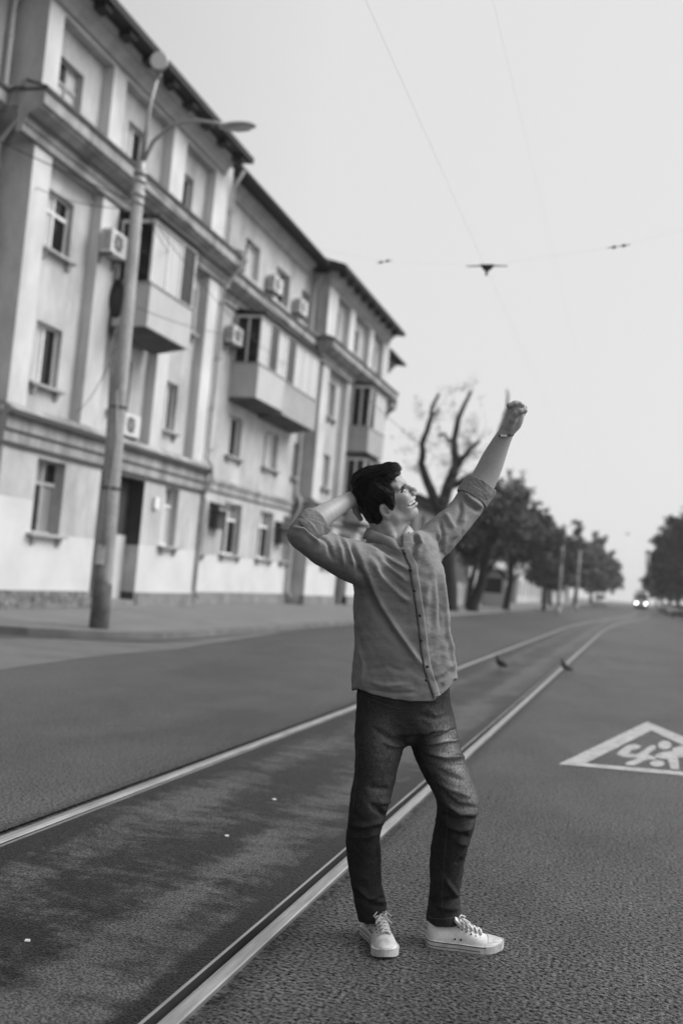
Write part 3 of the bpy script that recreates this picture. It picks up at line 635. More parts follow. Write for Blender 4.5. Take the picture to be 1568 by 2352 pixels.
def leafmesh(name, blobs, n, size, m, parent, seed):
    v, f = leaves(blobs, n, size, None, seed); me = bpy.data.meshes.new(name)
    me.vertices.add(len(v)); me.vertices.foreach_set('co', v.astype(np.float32).ravel())
    me.loops.add(f.size); me.loops.foreach_set('vertex_index', f.astype(np.int32).ravel())
    me.polygons.add(len(f)); me.polygons.foreach_set('loop_start', np.arange(0, f.size, 4, dtype=np.int32)); me.polygons.foreach_set('loop_total', np.full(len(f), 4, dtype=np.int32))
    me.materials.append(m); me.update(calc_edges=True); return link(bpy.data.objects.new(name, me), parent)
def tree(name, x, y, z, lab, hgt, blobs, n, size, m, seed, tr=.22, lean=(0, 0), grp=None, cat='tree'):
    r = empty(name, (x, y, z)); tag(r, lab, cat, grp); rn = random.Random(seed)
    t = MB(); top = Vector((lean[0], lean[1], hgt*.55))
    pts = [Vector((0, 0, -.3)), Vector((0, 0, .25))]+[Vector((lean[0]*s+rn.gauss(0, .06), lean[1]*s+rn.gauss(0, .06), hgt*.55*s)) for s in (.33, .66, 1)]
    t.tube(pts, [tr*1.5, tr*1.1, tr*.95, tr*.75, tr*.5], 10)
    for c, rr in blobs:
        if rn.random() < .8:
            s = pts[rn.choice((2, 3, 4))]; e = Vector(c); mid = s.lerp(e, .5)+Vector((rn.gauss(0, .2), rn.gauss(0, .2), rn.uniform(0, .3)))
            t.tube([s, mid, e], [tr*.35, tr*.22, tr*.08], 6)
    t.build('trunk', M_bark, r, True); leafmesh('crown', blobs, n, size, m, r, seed); return r
# the lopped, nearly bare tree beside the building's far end; limbs laid from the photo at the tree's own distance
def at(vx, vy, Y, dy=0): q = ony(vx, vy, Y+dy); return Vector(q)
TY = 50.0
bt = empty('bare_tree', (0, 0, 0)); b0 = at(1032, 1408, TY); bt.location = (b0.x, b0.y, .1)
tag(bt, 'lopped leafless tree with long upright bare limbs behind the raised arm', 'tree', None)
m = MB(); O = Vector(bt.location)
def PL(L, r0, r1, dys=None):
    pts = [at(a, b, TY, (dys or [0]*len(L))[i])-O for i, (a, b) in enumerate(L)]; n = len(pts); P2 = []
    for i in range(n-1):
        for k in range(3):
            P2.append(pts[i].lerp(pts[i+1], k/3)+Vector((random.gauss(0, .025), random.gauss(0, .025), random.gauss(0, .02))))
    P2.append(pts[-1]); m.tube(P2, [.02+1.15*(r0+(r1-r0)*i/(len(P2)-1)) for i in range(len(P2))], 8); return P2
PL([(1034, 1412), (1030, 1330), (1027, 1260), (1018, 1200), (1012, 1160)], .34, .30)
l1 = PL([(1008, 1175), (988, 1125), (972, 1085), (968, 1065), (971, 1020), (983, 975), (993, 940), (1008, 903)], .22, .045)
l2 = PL([(1014, 1165), (1028, 1120), (1042, 1085), (1046, 1065), (1043, 1040), (1043, 1010), (1052, 960), (1068, 925), (1081, 898)], .27, .045)
l3 = PL([(1048, 1075), (1058, 1055), (1080, 1030), (1102, 1012)], .16, .05)
l4 = PL([(1030, 1120), (1090, 1090), (1130, 1040), (1150, 977), (1163, 940), (1165, 905), (1163, 893)], .16, .004, [0, .5, 1, 1.2, 1.3, 1.3, 1.3])
PL([(1043, 1030), (1030, 1010), (1018, 995), (1006, 1002)], .06, .03); PL([(1000, 955), (1008, 938)], .05, .05); PL([(971, 1020), (966, 1018)], .09, .05)
rn = random.Random(11); twp = []
for L in (l1, l2, l3, l4):
    for k in range(0 if L is l4 else 17):
        p = rn.choice(L[2:]); a = rn.uniform(0, 6.28); limb(m, p, (math.cos(a), math.sin(a), rn.uniform(-.2, .6)), rn.uniform(.6, 1.7), .016, 2, rn, .35, .02, 4, twp)
m.build('trunk', M_bark, bt, True)
leafmesh('leaves', [(tuple(rn.choice(twp)), (.34, .34, .26)) for _ in range(100)], 1900, .045, M_leafg, bt, 5)
S = 'trees along the street'
tree('street_tree', -8.3, 53.5, .1, 'dark leaning tree just right of the bare lopped tree, behind the shirt', 9, [((.9, 0, 5.2), (1.3, 1.3, 1.2)), ((1.5, .5, 6.2), (1.3, 1.2, 1.1)), ((.2, .5, 4.4), (1.0, 1.1, .8)), ((2.1, 0, 4.6), (1.1, 1.2, .9))], 5200, .12, M_leaf, 21, .30, (.9, 0), S)
tree('street_tree', -9.6, 60, .1, 'bushy tree filling the gap behind the bare lopped tree', 7, [((-.6, 0, 4.2), (1.5, 1.5, 1.5)), ((.6, 0, 3.6), (1.5, 1.5, 1.2)), ((-1.2, 0, 5.2), (1.1, 1.1, .9))], 4000, .14, M_leafd, 22, .2, (0, 0), S)
tree('street_tree', -8.06, 66, .1, 'broad dark tree with a conical top, nearest full crown on the left pavement', 10, [((.35, 0, 9.1), (.32, .32, .75)), ((-.35, 0, 8.5), (.35, .4, .7)), ((.25, 0, 7.9), (.8, .8, 1.0)), ((.1, 0, 6.9), (1.35, 1.3, 1.1)), ((1.5, 0, 7.1), (.5, .5, .6)), ((2.1, 0, 6.2), (.8, .8, .8)), ((3.1, 0, 5.2), (.6, .6, .7)), ((-1.1, 0, 5.8), (1.5, 1.4, 1.3)), ((-2.4, 0, 5.0), (1.3, 1.3, 1.2)), ((-2.9, .4, 3.9), (1.2, 1.2, .9)), ((1.0, 0, 5.6), (1.7, 1.6, 1.5)), ((2.2, 0, 4.9), (1.4, 1.4, 1.3)), ((.2, 0, 4.2), (2.1, 1.8, 1.3)), ((1.9, 0, 3.6), (1.4, 1.4, .9)), ((-1.5, 0, 4.3), (1.1, 1.1, 1.0)), ((2.9, 0, 3.9), (.8, .9, .9))], 15000, .115, M_leaf, 23, .22, (.1, 0), S)
tree('street_tree', -7.2, 84, .1, 'loose airy tree with sky gaps right of the conical tree', 8.5, [((0, 0, 6.2), (1.1, 1.1, 1.0)), ((1.1, 0, 5.2), (1.2, 1.2, 1.1)), ((-.9, 0, 5.0), (1.4, 1.3, 1.2)), ((.5, 0, 3.8), (1.6, 1.4, 1.0)), ((2.3, 0, 6.9), (.6, .6, .7)), ((1.9, 0, 3.9), (.9, .9, .8)), ((-.6, 0, 2.6), (1.3, 1.2, .8)), ((1.4, .3, 2.5), (1.0, 1.0, .7))], 5600, .17, M_leaf, 24, .16, (.2, 0), S)
tree('street_tree', -8.6, 108, .1, 'dark low tree behind the pale post on the left pavement', 8, [((0, 0, 5.0), (1.8, 1.6, 1.6)), ((1.2, 0, 4.0), (1.6, 1.5, 1.2)), ((-1.2, 0, 3.7), (1.6, 1.5, 1.2)), ((.4, 0, 2.4), (1.8, 1.5, .9))], 5200, .2, M_leafd, 25, .18, (0, 0), S)
tree('street_tree', -7.9, 140, .1, 'round full tree farther along the left pavement', 11, [((0, 0, 8.0), (1.8, 1.8, 1.8)), ((-1.5, 0, 6), (2.2, 2, 2)), ((1.5, 0, 5.8), (2.3, 2.2, 2)), ((0, 0, 4), (3, 2.6, 1.5)), ((2.3, 0, 3.8), (1.8, 1.8, 1.4))], 6000, .26, M_leaf, 26, .22, (0, 0), S)
tree('street_tree', -7.6, 185, .1, 'rounded tree with a pale pointed top, among the last on the left side', 12.5, [((.3, 0, 11.2), (1.6, 1.6, 2.0)), ((-.5, 0, 8.2), (3.2, 2.6, 2.6)), ((2, 0, 7.4), (2.8, 2.4, 2.4)), ((.5, 0, 4.6), (4.2, 3.5, 2.2))], 6500, .34, M_leafg, 27, .25, (0, 0), S)
tree('street_tree', -6.9, 230, .1, 'farthest rounded tree on the left, next to the road ahead', 10.5, [((0, 0, 8.2), (2.6, 2.4, 2.4)), ((1.6, 0, 5.5), (2.6, 2.4, 2.6)), ((-1.5, 0, 5), (3, 2.6, 2.4))], 5500, .36, M_leaf, 28, .25, (0, 0), S)
Rg = 'trees on the right side of the street'
def bigtree(x, y, lab, s, seed, m=M_leafd):
    rn = random.Random(seed); bl = [((rn.uniform(-1.8, 1.8)*s, rn.uniform(-1, 1)*s, (4.2+k*1.15)*s), ((2.6-.13*k)*s, 2.3*s, 1.7*s)) for k in range(7)]
    bl += [((-2.2*s, 0, 3.2*s), (1.6*s, 1.6*s, 1.3*s)), ((1.5*s, 0, 3.0*s), (2.2*s, 1.8*s, 1.3*s))]
    tree('street_tree', x, y, .1, lab, 12*s, bl, 7000, .30*s, m, seed, .3*s, (0, 0), Rg)
bigtree(6.5, 132, 'tallest dark tree at the right edge of the picture', 1.45, 41)
bigtree(6.4, 165, 'dark tree behind the tallest one on the right', 1.15, 42)
bigtree(6.2, 200, 'mid-sized dark tree over the parked cars on the right', 1.12, 43, M_leaf)
bigtree(5.9, 245, 'smaller rounded tree at the left end of the right-hand row', 1.15, 44)
bigtree(5.8, 300, 'farthest tree of the right-hand row, beside the tram', 1.1, 45, M_leaf)
# ------------------------------------------------------------------ the far street: buildings, posts, cars, van
M_house = mat('pale_house_wall', .46, .9, var=.25, scale=.6); M_houseg = mat('grey_house_wall', .16, .9, var=.3, scale=.5)
def house(x, y0, y1, hgt, lab, mw, nwin, floors):
    r = empty('house', (x, y0, 0)); tag(r, lab, 'house', None)
    L = y1-y0; w = MB(); hs = []
    for i in range(nwin):
        for k in range(floors):
            c = L*(i+.5)/nwin; hs.append((c-.6, c+.6, .9+k*3.1, 2.5+k*3.1))
    wall(w, 0, 0, L, 0, hgt, hs, .2)
    w.add([(-9, 0, 0), (0, 0, 0), (0, 0, hgt), (-9, 0, hgt), (-9, L, 0), (0, L, 0), (0, L, hgt), (-9, L, hgt)], [(0, 1, 2, 3), (5, 4, 7, 6), (4, 0, 3, 7)])
    w.build('wall', mw, r)
    t = MB(); t.add([(.4, -.4, hgt), (.4, L+.4, hgt), (-4.5, L+.4, hgt+1.9), (-4.5, -.4, hgt+1.9), (-9.4, -.4, hgt), (-9.4, L+.4, hgt)], [(0, 1, 2, 3), (3, 2, 5, 4), (0, 3, 4), (1, 5, 2), (0, 4, 5, 1)]); t.build('roof', M_roof, r)
    for h in hs:
        f = MB(); a, b, c, d = h
        f.box(-.2, -.14, a, a+.07, c, d); f.box(-.2, -.14, b-.07, b, c, d); f.box(-.2, -.14, (a+b)/2-.04, (a+b)/2+.04, c, d); f.box(-.199, -.141, a+.07, b-.07, c, c+.07); f.box(-.199, -.141, a+.07, b-.07, d-.07, d)
        fo = f.build('window', M_frame, r); p = MB(); p.box(-.19, -.17, a+.02, b-.02, c+.02, d-.02); p.build('pane', M_glass, fo)
house(-13.2, 57, 70, 6.2, 'low grey house with a dark roof beyond the apartment building, behind the bare tree', M_houseg, 4, 2)
house(-12.6, 78, 100, 6.6, 'pale two-storey house half hidden behind the conical tree', M_house, 7, 2)
house(-12.2, 108, 138, 6.6, 'pale long house farther down, seen between the trunks on the left', M_house, 8, 2)
house(-11.8, 150, 190, 7, 'last pale house on the left before the street ends', M_house, 8, 2)
house(-2.5+26, 150, 190, 8, 'grey house hidden behind the trees on the right', M_houseg, 6, 2)
def post(px, y, hgt, r, lab, m=M_conc):
    q = ony(px, 1395, y); p = empty('tram_pole', (q[0], y, .1)); tag(p, lab, 'pole', 'posts on the left pavement')
    b = MB(); b.tube([(0, 0, -.2), (0, 0, hgt)], [r, r*.75], 10); b.build('shaft', m, p, True)
    b = MB(); b.tube([(0, 0, -.1), (0, 0, .45)], [r*1.45, r*1.3], 10); b.build('base', m, p, True)
    b = MB(); b.tube([(0, 0, hgt-.25), (0, 0, hgt-.18)], r*1.1, 10); b.tube([(0, 0, hgt-.2), (1.2, 0, hgt-.05)], .03, 6); b.build('bracket', M_metal, p, True)
M_postp = mat('pale_post', .42, .8, var=.2, scale=3)
post(1281, 70, 6.2, .12, 'tall pale post standing right of the conical tree', M_postp); post(1322, 104, 6.0, .12, 'pale post between the airy tree and the next dark tree', M_postp); post(1352, 150, 6.5, .12, 'farther pale post in front of the round trees', M_postp); post(1096, 60, 5.5, .13, 'thin grey post between the leaning tree and the conical tree')
def fence(x, y0, y1, lab):
    r = empty('fence', (x, y0, .1)); tag(r, lab, 'fence'); y = 0; k = MB()
    while y < y1-y0: k.box(-.03, .03, y, y+.3, .05, 1.5); y += .38
    k.build('panel', M_house, r); k = MB(); k.box(-.08, -.032, 0, y1-y0, .35, .45); k.box(-.08, -.032, 0, y1-y0, 1.15, 1.25); k.build('rail', M_house, r)
fence(-10.6, 58, 76, 'pale picket fence at the back of the pavement behind the first trees')
k = empty('kiosk', (-9.9, 72, .1)); tag(k, 'pale street kiosk with a round-edged roof under the conical tree', 'kiosk')
m = MB(); m.box(-1, 1, 0, 3, 0, 2.5); m.build('wall', M_house, k); m = MB(); m.box(-1.2, 1.3, -.3, 3.3, 2.51, 2.8); bevel(m.build('roof', M_paint, k), .12, 3); m = MB(); m.box(-.7, .7, -.04, -.005, 1.0, 2.1); m.build('window', M_glass, k)
def car(x, y, rz, lab, paint, van=False, grp=None):
    r = empty('parked_car', (x, y, 0), rz); tag(r, lab, 'van' if van else 'car', grp)
    b = MB()
    if van: sec = [(-2.4, .35, 1.9), (-2.38, .3, 2.25), (.6, .3, 2.3), (1.25, .3, 1.95), (1.75, .3, 1.25), (2.4, .32, 1.1), (2.45, .4, .8)]
    else: sec = [(-2.15, .35, .8), (-2.05, .3, .98), (-1.5, .26, 1.02), (-1.15, .26, 1.38), (-.2, .26, 1.46), (.45, .26, 1.38), (1.05, .26, .98), (1.9, .28, .86), (2.15, .35, .62)]
    vs = []; n = 12
    for y_, zb, zt in sec:
        for k in range(n):
            a = 2*math.pi*(k+.5)/n; cx, cz = math.cos(a), math.sin(a); e = .45
            w_ = .86*(1 if cz < .2 or zt < 1.05 else .86)
            vs.append((w_*math.copysign(abs(cx)**e, cx), y_, (zb+zt)/2+(zt-zb)/2*math.copysign(abs(cz)**e, cz)))
    fs = [(i*n+k, i*n+(k+1) % n, (i+1)*n+(k+1) % n, (i+1)*n+k) for i in range(len(sec)-1) for k in range(n)]+[tuple(range(n))[::-1], tuple(range((len(sec)-1)*n, len(sec)*n))]
    b.add(vs, fs); b.build('body', paint, r, True)
    g = MB(); zt = 2.05 if van else 1.36; zl = 1.3 if van else .99
    if van: g.prism_x([(1.3, 1.92), (1.79, 1.28), (1.81, 1.3), (1.32, 1.95)], -.7, .7); g.box(-.83, -.80, .2, 1.1, 1.3, 1.9); g.box(.80, .83, .2, 1.1, 1.3, 1.9)
    else:
        g.prism_x([(.5, 1.37), (1.05, 1.0), (1.08, 1.02), (.53, 1.40)], -.62, .62); g.prism_x([(-1.18, 1.36), (-1.5, 1.03), (-1.53, 1.06), (-1.2, 1.39)], -.6, .6)
        for s in (-1, 1): g.box(s*.80-.02, s*.80+.02, -1.05, .5, 1.02, 1.3)
    g.build('window', M_glass, r)
    for sx_ in (-1, 1):
        for yw in (-1.35, 1.35):
            w_ = MB(); w_.tube([(sx_*.70, yw, .31), (sx_*.88, yw, .31)], .31, 16); wo = w_.build('wheel', M_cable, r); h_ = MB(); h_.tube([(sx_*.88, yw, .31), (sx_*.89, yw, .31)], .18, 12); h_.build('rim', M_metal, wo)
    for sx_ in (-1, 1):
        for yl, mm in ((-2.16 if not van else -2.42, M_framed), (2.1 if not van else 2.4, M_lampglass)):
            h_ = MB(); h_.ball((sx_*.62, yl, .72 if not van else .85), (.15, .07, .08), 8, 6); h_.build('headlight' if yl > 0 else 'tail_light', mm, r, True)
    return r
M_cw = mat('white_car_paint', .62, .3, coat=.5); M_cd = mat('dark_car_paint', .03, .3, coat=.5); M_cg = mat('grey_car_paint', .16, .3, coat=.5)
Cg = 'cars parked on the right'
car(4.75, 132, math.pi, 'white car parked under the tallest tree at the right edge', M_cw, grp=Cg); car(4.7, 146, math.pi, 'dark car parked behind the white one', M_cd, grp=Cg); car(4.7, 160, math.pi, 'grey car third in the parked row on the right', M_cg, grp=Cg)
car(4.7, 178, math.pi, 'dark car nearest the tram in the parked row', M_cd, grp=Cg); car(4.9, 118, math.pi, 'dark car just at the right picture edge', M_cd, grp=Cg)
car(-5.7, 175, math.pi, 'white van standing far down the left side of the street', M_cw, True)
# the approaching tram with both headlights on
M_tr = mat('tram_paint', .8, .35, coat=.4); M_trd = mat('tram_skirt', .05, .6); M_hl = mat('lit_headlight', .9, .3, emit=28.0)
tr = empty('tram', (trackc(210), 180, 0)); tag(tr, 'approaching tram with two bright headlights far down the street', 'tram')
b = MB(); vs = []; sec = [(0, 1.02), (.12, 1.18), (.5, 1.25), (14.5, 1.25), (15, 1.1)]; prof = [(-1, .75), (-1, 1.6), (-.98, 2.4), (-.9, 3.0), (-.6, 3.25), (.6, 3.25), (.9, 3.0), (.98, 2.4), (1, 1.6), (1, .75)]; n = len(prof)
for i_, (y_, w_) in enumerate(sec): vs += [(p*w_, y_+(.7*max(0, z-2.62) if i_ < 2 else 0), z) for p, z in prof]
b.add(vs, [(i*n+k, i*n+(k+1) % n, (i+1)*n+(k+1) % n, (i+1)*n+k) for i in range(len(sec)-1) for k in range(n)]+[tuple(range(n))[::-1], tuple(range((len(sec)-1)*n, len(sec)*n))]); b.build('body', M_tr, tr)
b = MB(); b.box(-.92, .92, -.03, .02, 1.9, 2.5); b.build('windshield', M_glass, tr)
b = MB(); b.box(-.55, .55, -.035, .02, 2.76, 3.02); b.build('route_board', M_trd, tr)
b = MB(); b.box(-1.1, 1.1, .1, 14.6, .18, .74); b.build('skirt', M_trd, tr)
for s in (-1, 1):
    b = MB(); b.tube([(s*.78, .05, 1.12), (s*.78, -.06, 1.12)], .085, 16); b.build('headlight', M_hl, tr)
for s in (-1, 1):
    b = MB()
    for k in range(6): b.box(s*1.24-.02, s*1.24+.02, 1+2.2*k, 2.8+2.2*k, 1.75, 2.6)
    b.build('side_window', M_glass, tr)
b = MB(); b.box(-.9, .9, 2, 13, 3.25, 3.42); b.tube([(0, 7, 3.4), (0, 8.4, 4.3), (0, 7.2, 5.3)], .05, 6); b.tube([(-.8, 7.2, 5.32), (.8, 7.2, 5.32)], .04, 6); b.build('pantograph', M_trd, tr)
# ------------------------------------------------------------------ signed-distance modelling (person, birds, shoes)
class Field:
    def __init__(s, lo, hi, h):
        s.lo = np.array(lo, float); s.h = h; s.n = np.ceil((np.array(hi)-s.lo)/h).astype(int)+1
        s.D = np.full(s.n, .08, np.float32)
    def sub(s, lo, hi):
        a = np.maximum(np.floor((np.array(lo)-s.lo)/s.h).astype(int), 0); b = np.minimum(np.ceil((np.array(hi)-s.lo)/s.h).astype(int)+1, s.n)
        if np.any(b <= a): return None, None
        ax = [(s.lo[k]+s.h*np.arange(a[k], b[k])).astype(np.float32) for k in range(3)]
        return tuple(slice(a[k], b[k]) for k in range(3)), (ax[0][:, None, None], ax[1][None, :, None], ax[2][None, None, :])
    def put(s, sl, d, k=0.0, op='u'):
        A = s.D[sl]
        if op == 's':
            d = -d
            if k: h = np.clip(k-np.abs(A-d), 0, None)/k; s.D[sl] = np.maximum(A, d)+h*h*k*.25
            else: s.D[sl] = np.maximum(A, d)
        elif k: h = np.clip(k-np.abs(A-d), 0, None)/k; s.D[sl] = np.minimum(A, d)-h*h*k*.25
        else: s.D[sl] = np.minimum(A, d)
    def ell(s, c, r, R=None, k=.01, op='u'):
        """ellipsoid; R rows are its local axes"""
        c = np.array(c, float); r = np.array(r, float); m = r.max()+k+.03
        sl, X = s.sub(c-m, c+m)
        if sl is None: return
        w = [X[i]-c[i] for i in range(3)]
        if R is None: R = np.eye(3)
        q = [sum(R[j][i]*w[i] for i in range(3)) for j in range(3)]
        k0 = np.sqrt(sum((q[j]/r[j])**2 for j in range(3))); k1 = np.sqrt(sum((q[j]/r[j]**2)**2 for j in range(3)))+1e-9
        s.put(sl, (k0*(k0-1)/k1).astype(np.float32), k, op)
    def loft(s, nodes, Zc=(0, 0, 1), p=2.0, k=.012, op='u', flat=(False, False), sub=4, extra=None):
        """nodes: (pos, half width across, half depth); an elliptical tube along them, as one solid"""
        P = np.array([n[0] for n in nodes], float); A = np.array([n[1] for n in nodes]); B = np.array([n[2] for n in nodes])
        if sub > 1 and len(P) > 2:
            def cm(V):
                o = []
                for i in range(len(V)-1):
                    p0, p1, p2, p3 = V[max(i-1, 0)], V[i], V[i+1], V[min(i+2, len(V)-1)]
                    for t in np.arange(sub)/sub:
                        o.append(.5*((2*p1)+(-p0+p2)*t+(2*p0-5*p1+4*p2-p3)*t*t+(-p0+3*p1-3*p2+p3)*t**3))
                o.append(V[-1]); return np.array(o)
            P, A, B = cm(P), cm(A), cm(B)
        m = max(A.max(), B.max())+k+.03
        sl, X = s.sub(P.min(0)-m, P.max(0)+m)
        if sl is None: return
        a0 = [sl[i].start for i in range(3)]; T_ = np.full([x.size for x in X], .3, np.float32); ns = len(P)-1; Zc = np.array(Zc, float)
        for i in range(ns):
            mm = max(A[i], A[i+1], B[i], B[i+1])+k+.03
            s2, Y = s.sub(np.minimum(P[i], P[i+1])-mm, np.maximum(P[i], P[i+1])+mm)
            if s2 is None: continue
            d = P[i+1]-P[i]; L = np.linalg.norm(d)+1e-9; t_ = d/L
            u = np.cross(t_, Zc); u /= np.linalg.norm(u)+1e-9; v = np.cross(t_, u)
            w = [Y[j]-P[i][j] for j in range(3)]
            st = sum(w[j]*t_[j] for j in range(3)); tt = np.clip(st/L, 0, 1); ex = st-tt*L
            a = A[i]+(A[i+1]-A[i])*tt; b = B[i]+(B[i+1]-B[i])*tt; mn = np.minimum(a, b)
            uu = np.abs(sum(w[j]*u[j] for j in range(3)))/a; vv = np.abs(sum(w[j]*v[j] for j in range(3)))/b; ss = np.abs(ex)/mn
            if p == 2.0: k0 = np.sqrt(uu*uu+vv*vv+ss*ss)
            else: k0 = np.sqrt((uu**p+vv**p)**(2/p)+ss*ss)
            k1 = np.sqrt((uu/a)**2+(vv/b)**2+(ss/mn)**2)+1e-9
            dd = k0*(k0-1)/k1
            if flat[0] and i == 0: dd = np.maximum(dd, -st)
            if flat[1] and i == ns-1: dd = np.maximum(dd, st-L)
            if flat[0] and i > 0 or flat[1] and i < ns-1:
                if flat[0]: dd = np.maximum(dd, -sum((Y[j]-P[0][j])*((P[1]-P[0])[j]/np.linalg.norm(P[1]-P[0])) for j in range(3))-.0) if np.linalg.norm(P[i]-P[0]) < mm else dd
                if flat[1]: dd = np.maximum(dd, sum((Y[j]-P[-1][j])*((P[-1]-P[-2])[j]/np.linalg.norm(P[-1]-P[-2])) for j in range(3))) if np.linalg.norm(P[i]-P[-1]) < mm else dd
            loc = tuple(slice(s2[j].start-a0[j], s2[j].stop-a0[j]) for j in range(3))
            q = T_[loc]; kk = .006; h = np.clip(kk-np.abs(q-dd), 0, None)/kk; T_[loc] = np.minimum(q, dd)-h*h*kk*.25
        if extra is not None: T_ = np.maximum(T_, extra(X)).astype(np.float32)
        s.put(sl, T_, k, op)
    def mesh(s):
        """naive surface nets"""
        D = s.D; nx, ny, nz = D.shape; neg = D < 0
        c = np.zeros((nx-1, ny-1, nz-1), np.uint8)
        for dx in (0, 1):
            for dy in (0, 1):
                for dz in (0, 1): c += neg[dx:nx-1+dx, dy:ny-1+dy, dz:nz-1+dz]
        I = np.argwhere((c > 0) & (c < 8)); idx = np.full(c.shape, -1, np.int64); idx[tuple(I.T)] = np.arange(len(I))
        S = np.zeros((len(I), 3)); W_ = np.zeros(len(I)); cr = [(x, y, z) for x in (0, 1) for y in (0, 1) for z in (0, 1)]
        V = {q: D[I[:, 0]+q[0], I[:, 1]+q[1], I[:, 2]+q[2]].astype(float) for q in cr}
        for q in cr:
            for ax in range(3):
                if q[ax] == 0:
                    r = list(q); r[ax] = 1; a, b = V[q], V[tuple(r)]; m = (a < 0) != (b < 0)
                    t = np.where(m, a/np.where(m, a-b, 1), 0); pt = np.array(q, float)[None, :].repeat(len(I), 0); pt[:, ax] = t
                    S += pt*m[:, None]; W_ += m
        verts = s.lo+s.h*(I+S/W_[:, None]); F_ = []
        for ax in range(3):
            o = [(ax+1) % 3, (ax+2) % 3]
            a = neg.take(np.arange(D.shape[ax]-1), ax); b = neg.take(np.arange(1, D.shape[ax]), ax)
            E = np.argwhere(a != b); ok = (E[:, o[0]] > 0) & (E[:, o[1]] > 0) & (E[:, o[0]] < c.shape[o[0]]) & (E[:, o[1]] < c.shape[o[1]]); E = E[ok]
            fl = neg[tuple(E.T)]; q = []
            for du, dv in ((1, 1), (0, 1), (0, 0), (1, 0)):
                G_ = E.copy(); G_[:, o[0]] -= du; G_[:, o[1]] -= dv; q.append(idx[tuple(G_.T)])
            q = np.stack(q, 1); q[~fl] = q[~fl][:, ::-1]; F_.append(q)
        return verts, np.concatenate(F_)
def vnormals(V, Fq):
    n = np.cross(V[Fq[:, 2]]-V[Fq[:, 0]], V[Fq[:, 3]]-V[Fq[:, 1]]); N_ = np.zeros_like(V)
    for k in range(4): np.add.at(N_, Fq[:, k], n)
    return N_/(np.linalg.norm(N_, axis=1)[:, None]+1e-12)
def fastmesh(name, V, Fq, mats, parent=None, smooth=True, attr=None):
    me = bpy.data.meshes.new(name); me.vertices.add(len(V)); me.vertices.foreach_set('co', V.astype(np.float32).ravel())
    k = Fq.shape[1]; me.loops.add(Fq.size); me.loops.foreach_set('vertex_index', Fq.astype(np.int32).ravel())
    me.polygons.add(len(Fq)); me.polygons.foreach_set('loop_start', np.arange(0, Fq.size, k, dtype=np.int32)); me.polygons.foreach_set('loop_total', np.full(len(Fq), k, dtype=np.int32))
    if smooth: me.polygons.foreach_set('use_smooth', np.ones(len(Fq), bool))
    for m in (mats if isinstance(mats, (list, tuple)) else [mats]): me.materials.append(m)
    me.update(calc_edges=True)
    if attr:
        for an, av in attr.items():
            A = me.attributes.new(an, 'FLOAT', 'POINT'); A.data.foreach_set('value', av.astype(np.float32))
    return link(bpy.data.objects.new(name, me), parent)
def joinvf(L):
    V = []; Fc = []; o = 0
    for v, f in L: V.append(v); Fc.append(f+o); o += len(v)
    return np.concatenate(V), np.concatenate(Fc)
# ------------------------------------------------------------------ the person: measured on the photo at 3.88 m, in camera axes
D0 = 3.88
def K(vx, vy, dd=0.0):
    d = D0+dd; return np.array([(vx-CX)*d/F, -(vy-CY)*d/F, -d])
def ND(L): return [(K(a, b, c), w*(D0+c)/F, h) for a, b, c, w, h in L]
def toworld(V): return CC+np.asarray(V) @ CR.T
def topx(V): return CX-F*V[:, 0]/V[:, 2], CY+F*V[:, 1]/V[:, 2]
def bounds(pts, m): P = np.array(pts); return P.min(0)-m, P.max(0)+m
RNG = np.random.RandomState(4)
M_skin = mat('skin', .31, .48, var=.10, scale=14, spots=.05, sscale=90, bump=.08, bscale=220, spec=.4)
M_shirt = mat('linen_shirt', .215, .92, var=.10, scale=9, spots=.10, sscale=380, bump=.22, bscale=420, stretch=(1, 1, 1), spec=.15, bdist=.002)
M_jeans = mat('denim', .030, .9, var=.22, scale=10, spots=.42, sscale=230, bump=.6, bscale=240, spec=.12, attr='wear', av=7.5, bdist=.002)
M_hair = mat('dark_hair', .006, .42, var=.6, scale=60, spec=.32)
M_canvas = mat('white_canvas', .56, .9, var=.24, scale=12, spots=.08, sscale=160, bump=.3, bscale=240, bdist=.002)
M_rubber = mat('white_rubber', .48, .6, var=.38, scale=14, spots=.12, sscale=60)
M_stripe = mat('dark_stripe', .02, .6)
M_teeth = mat('teeth', .62, .3); M_eye = mat('eye_white', .42, .2); M_iris = mat('iris', .01, .2)
M_lash = mat('lashes', .03, .7); M_button = mat('dark_button', .025, .35); M_thread = mat('pale_thread', .055, .9)
M_brace = mat('leather_strap', .02, .6); M_plate = mat('metal_plate', .5, .3, metal=.8)
gp = toworld(np.array([K(930, 2150, .0)]))[0]
man = None
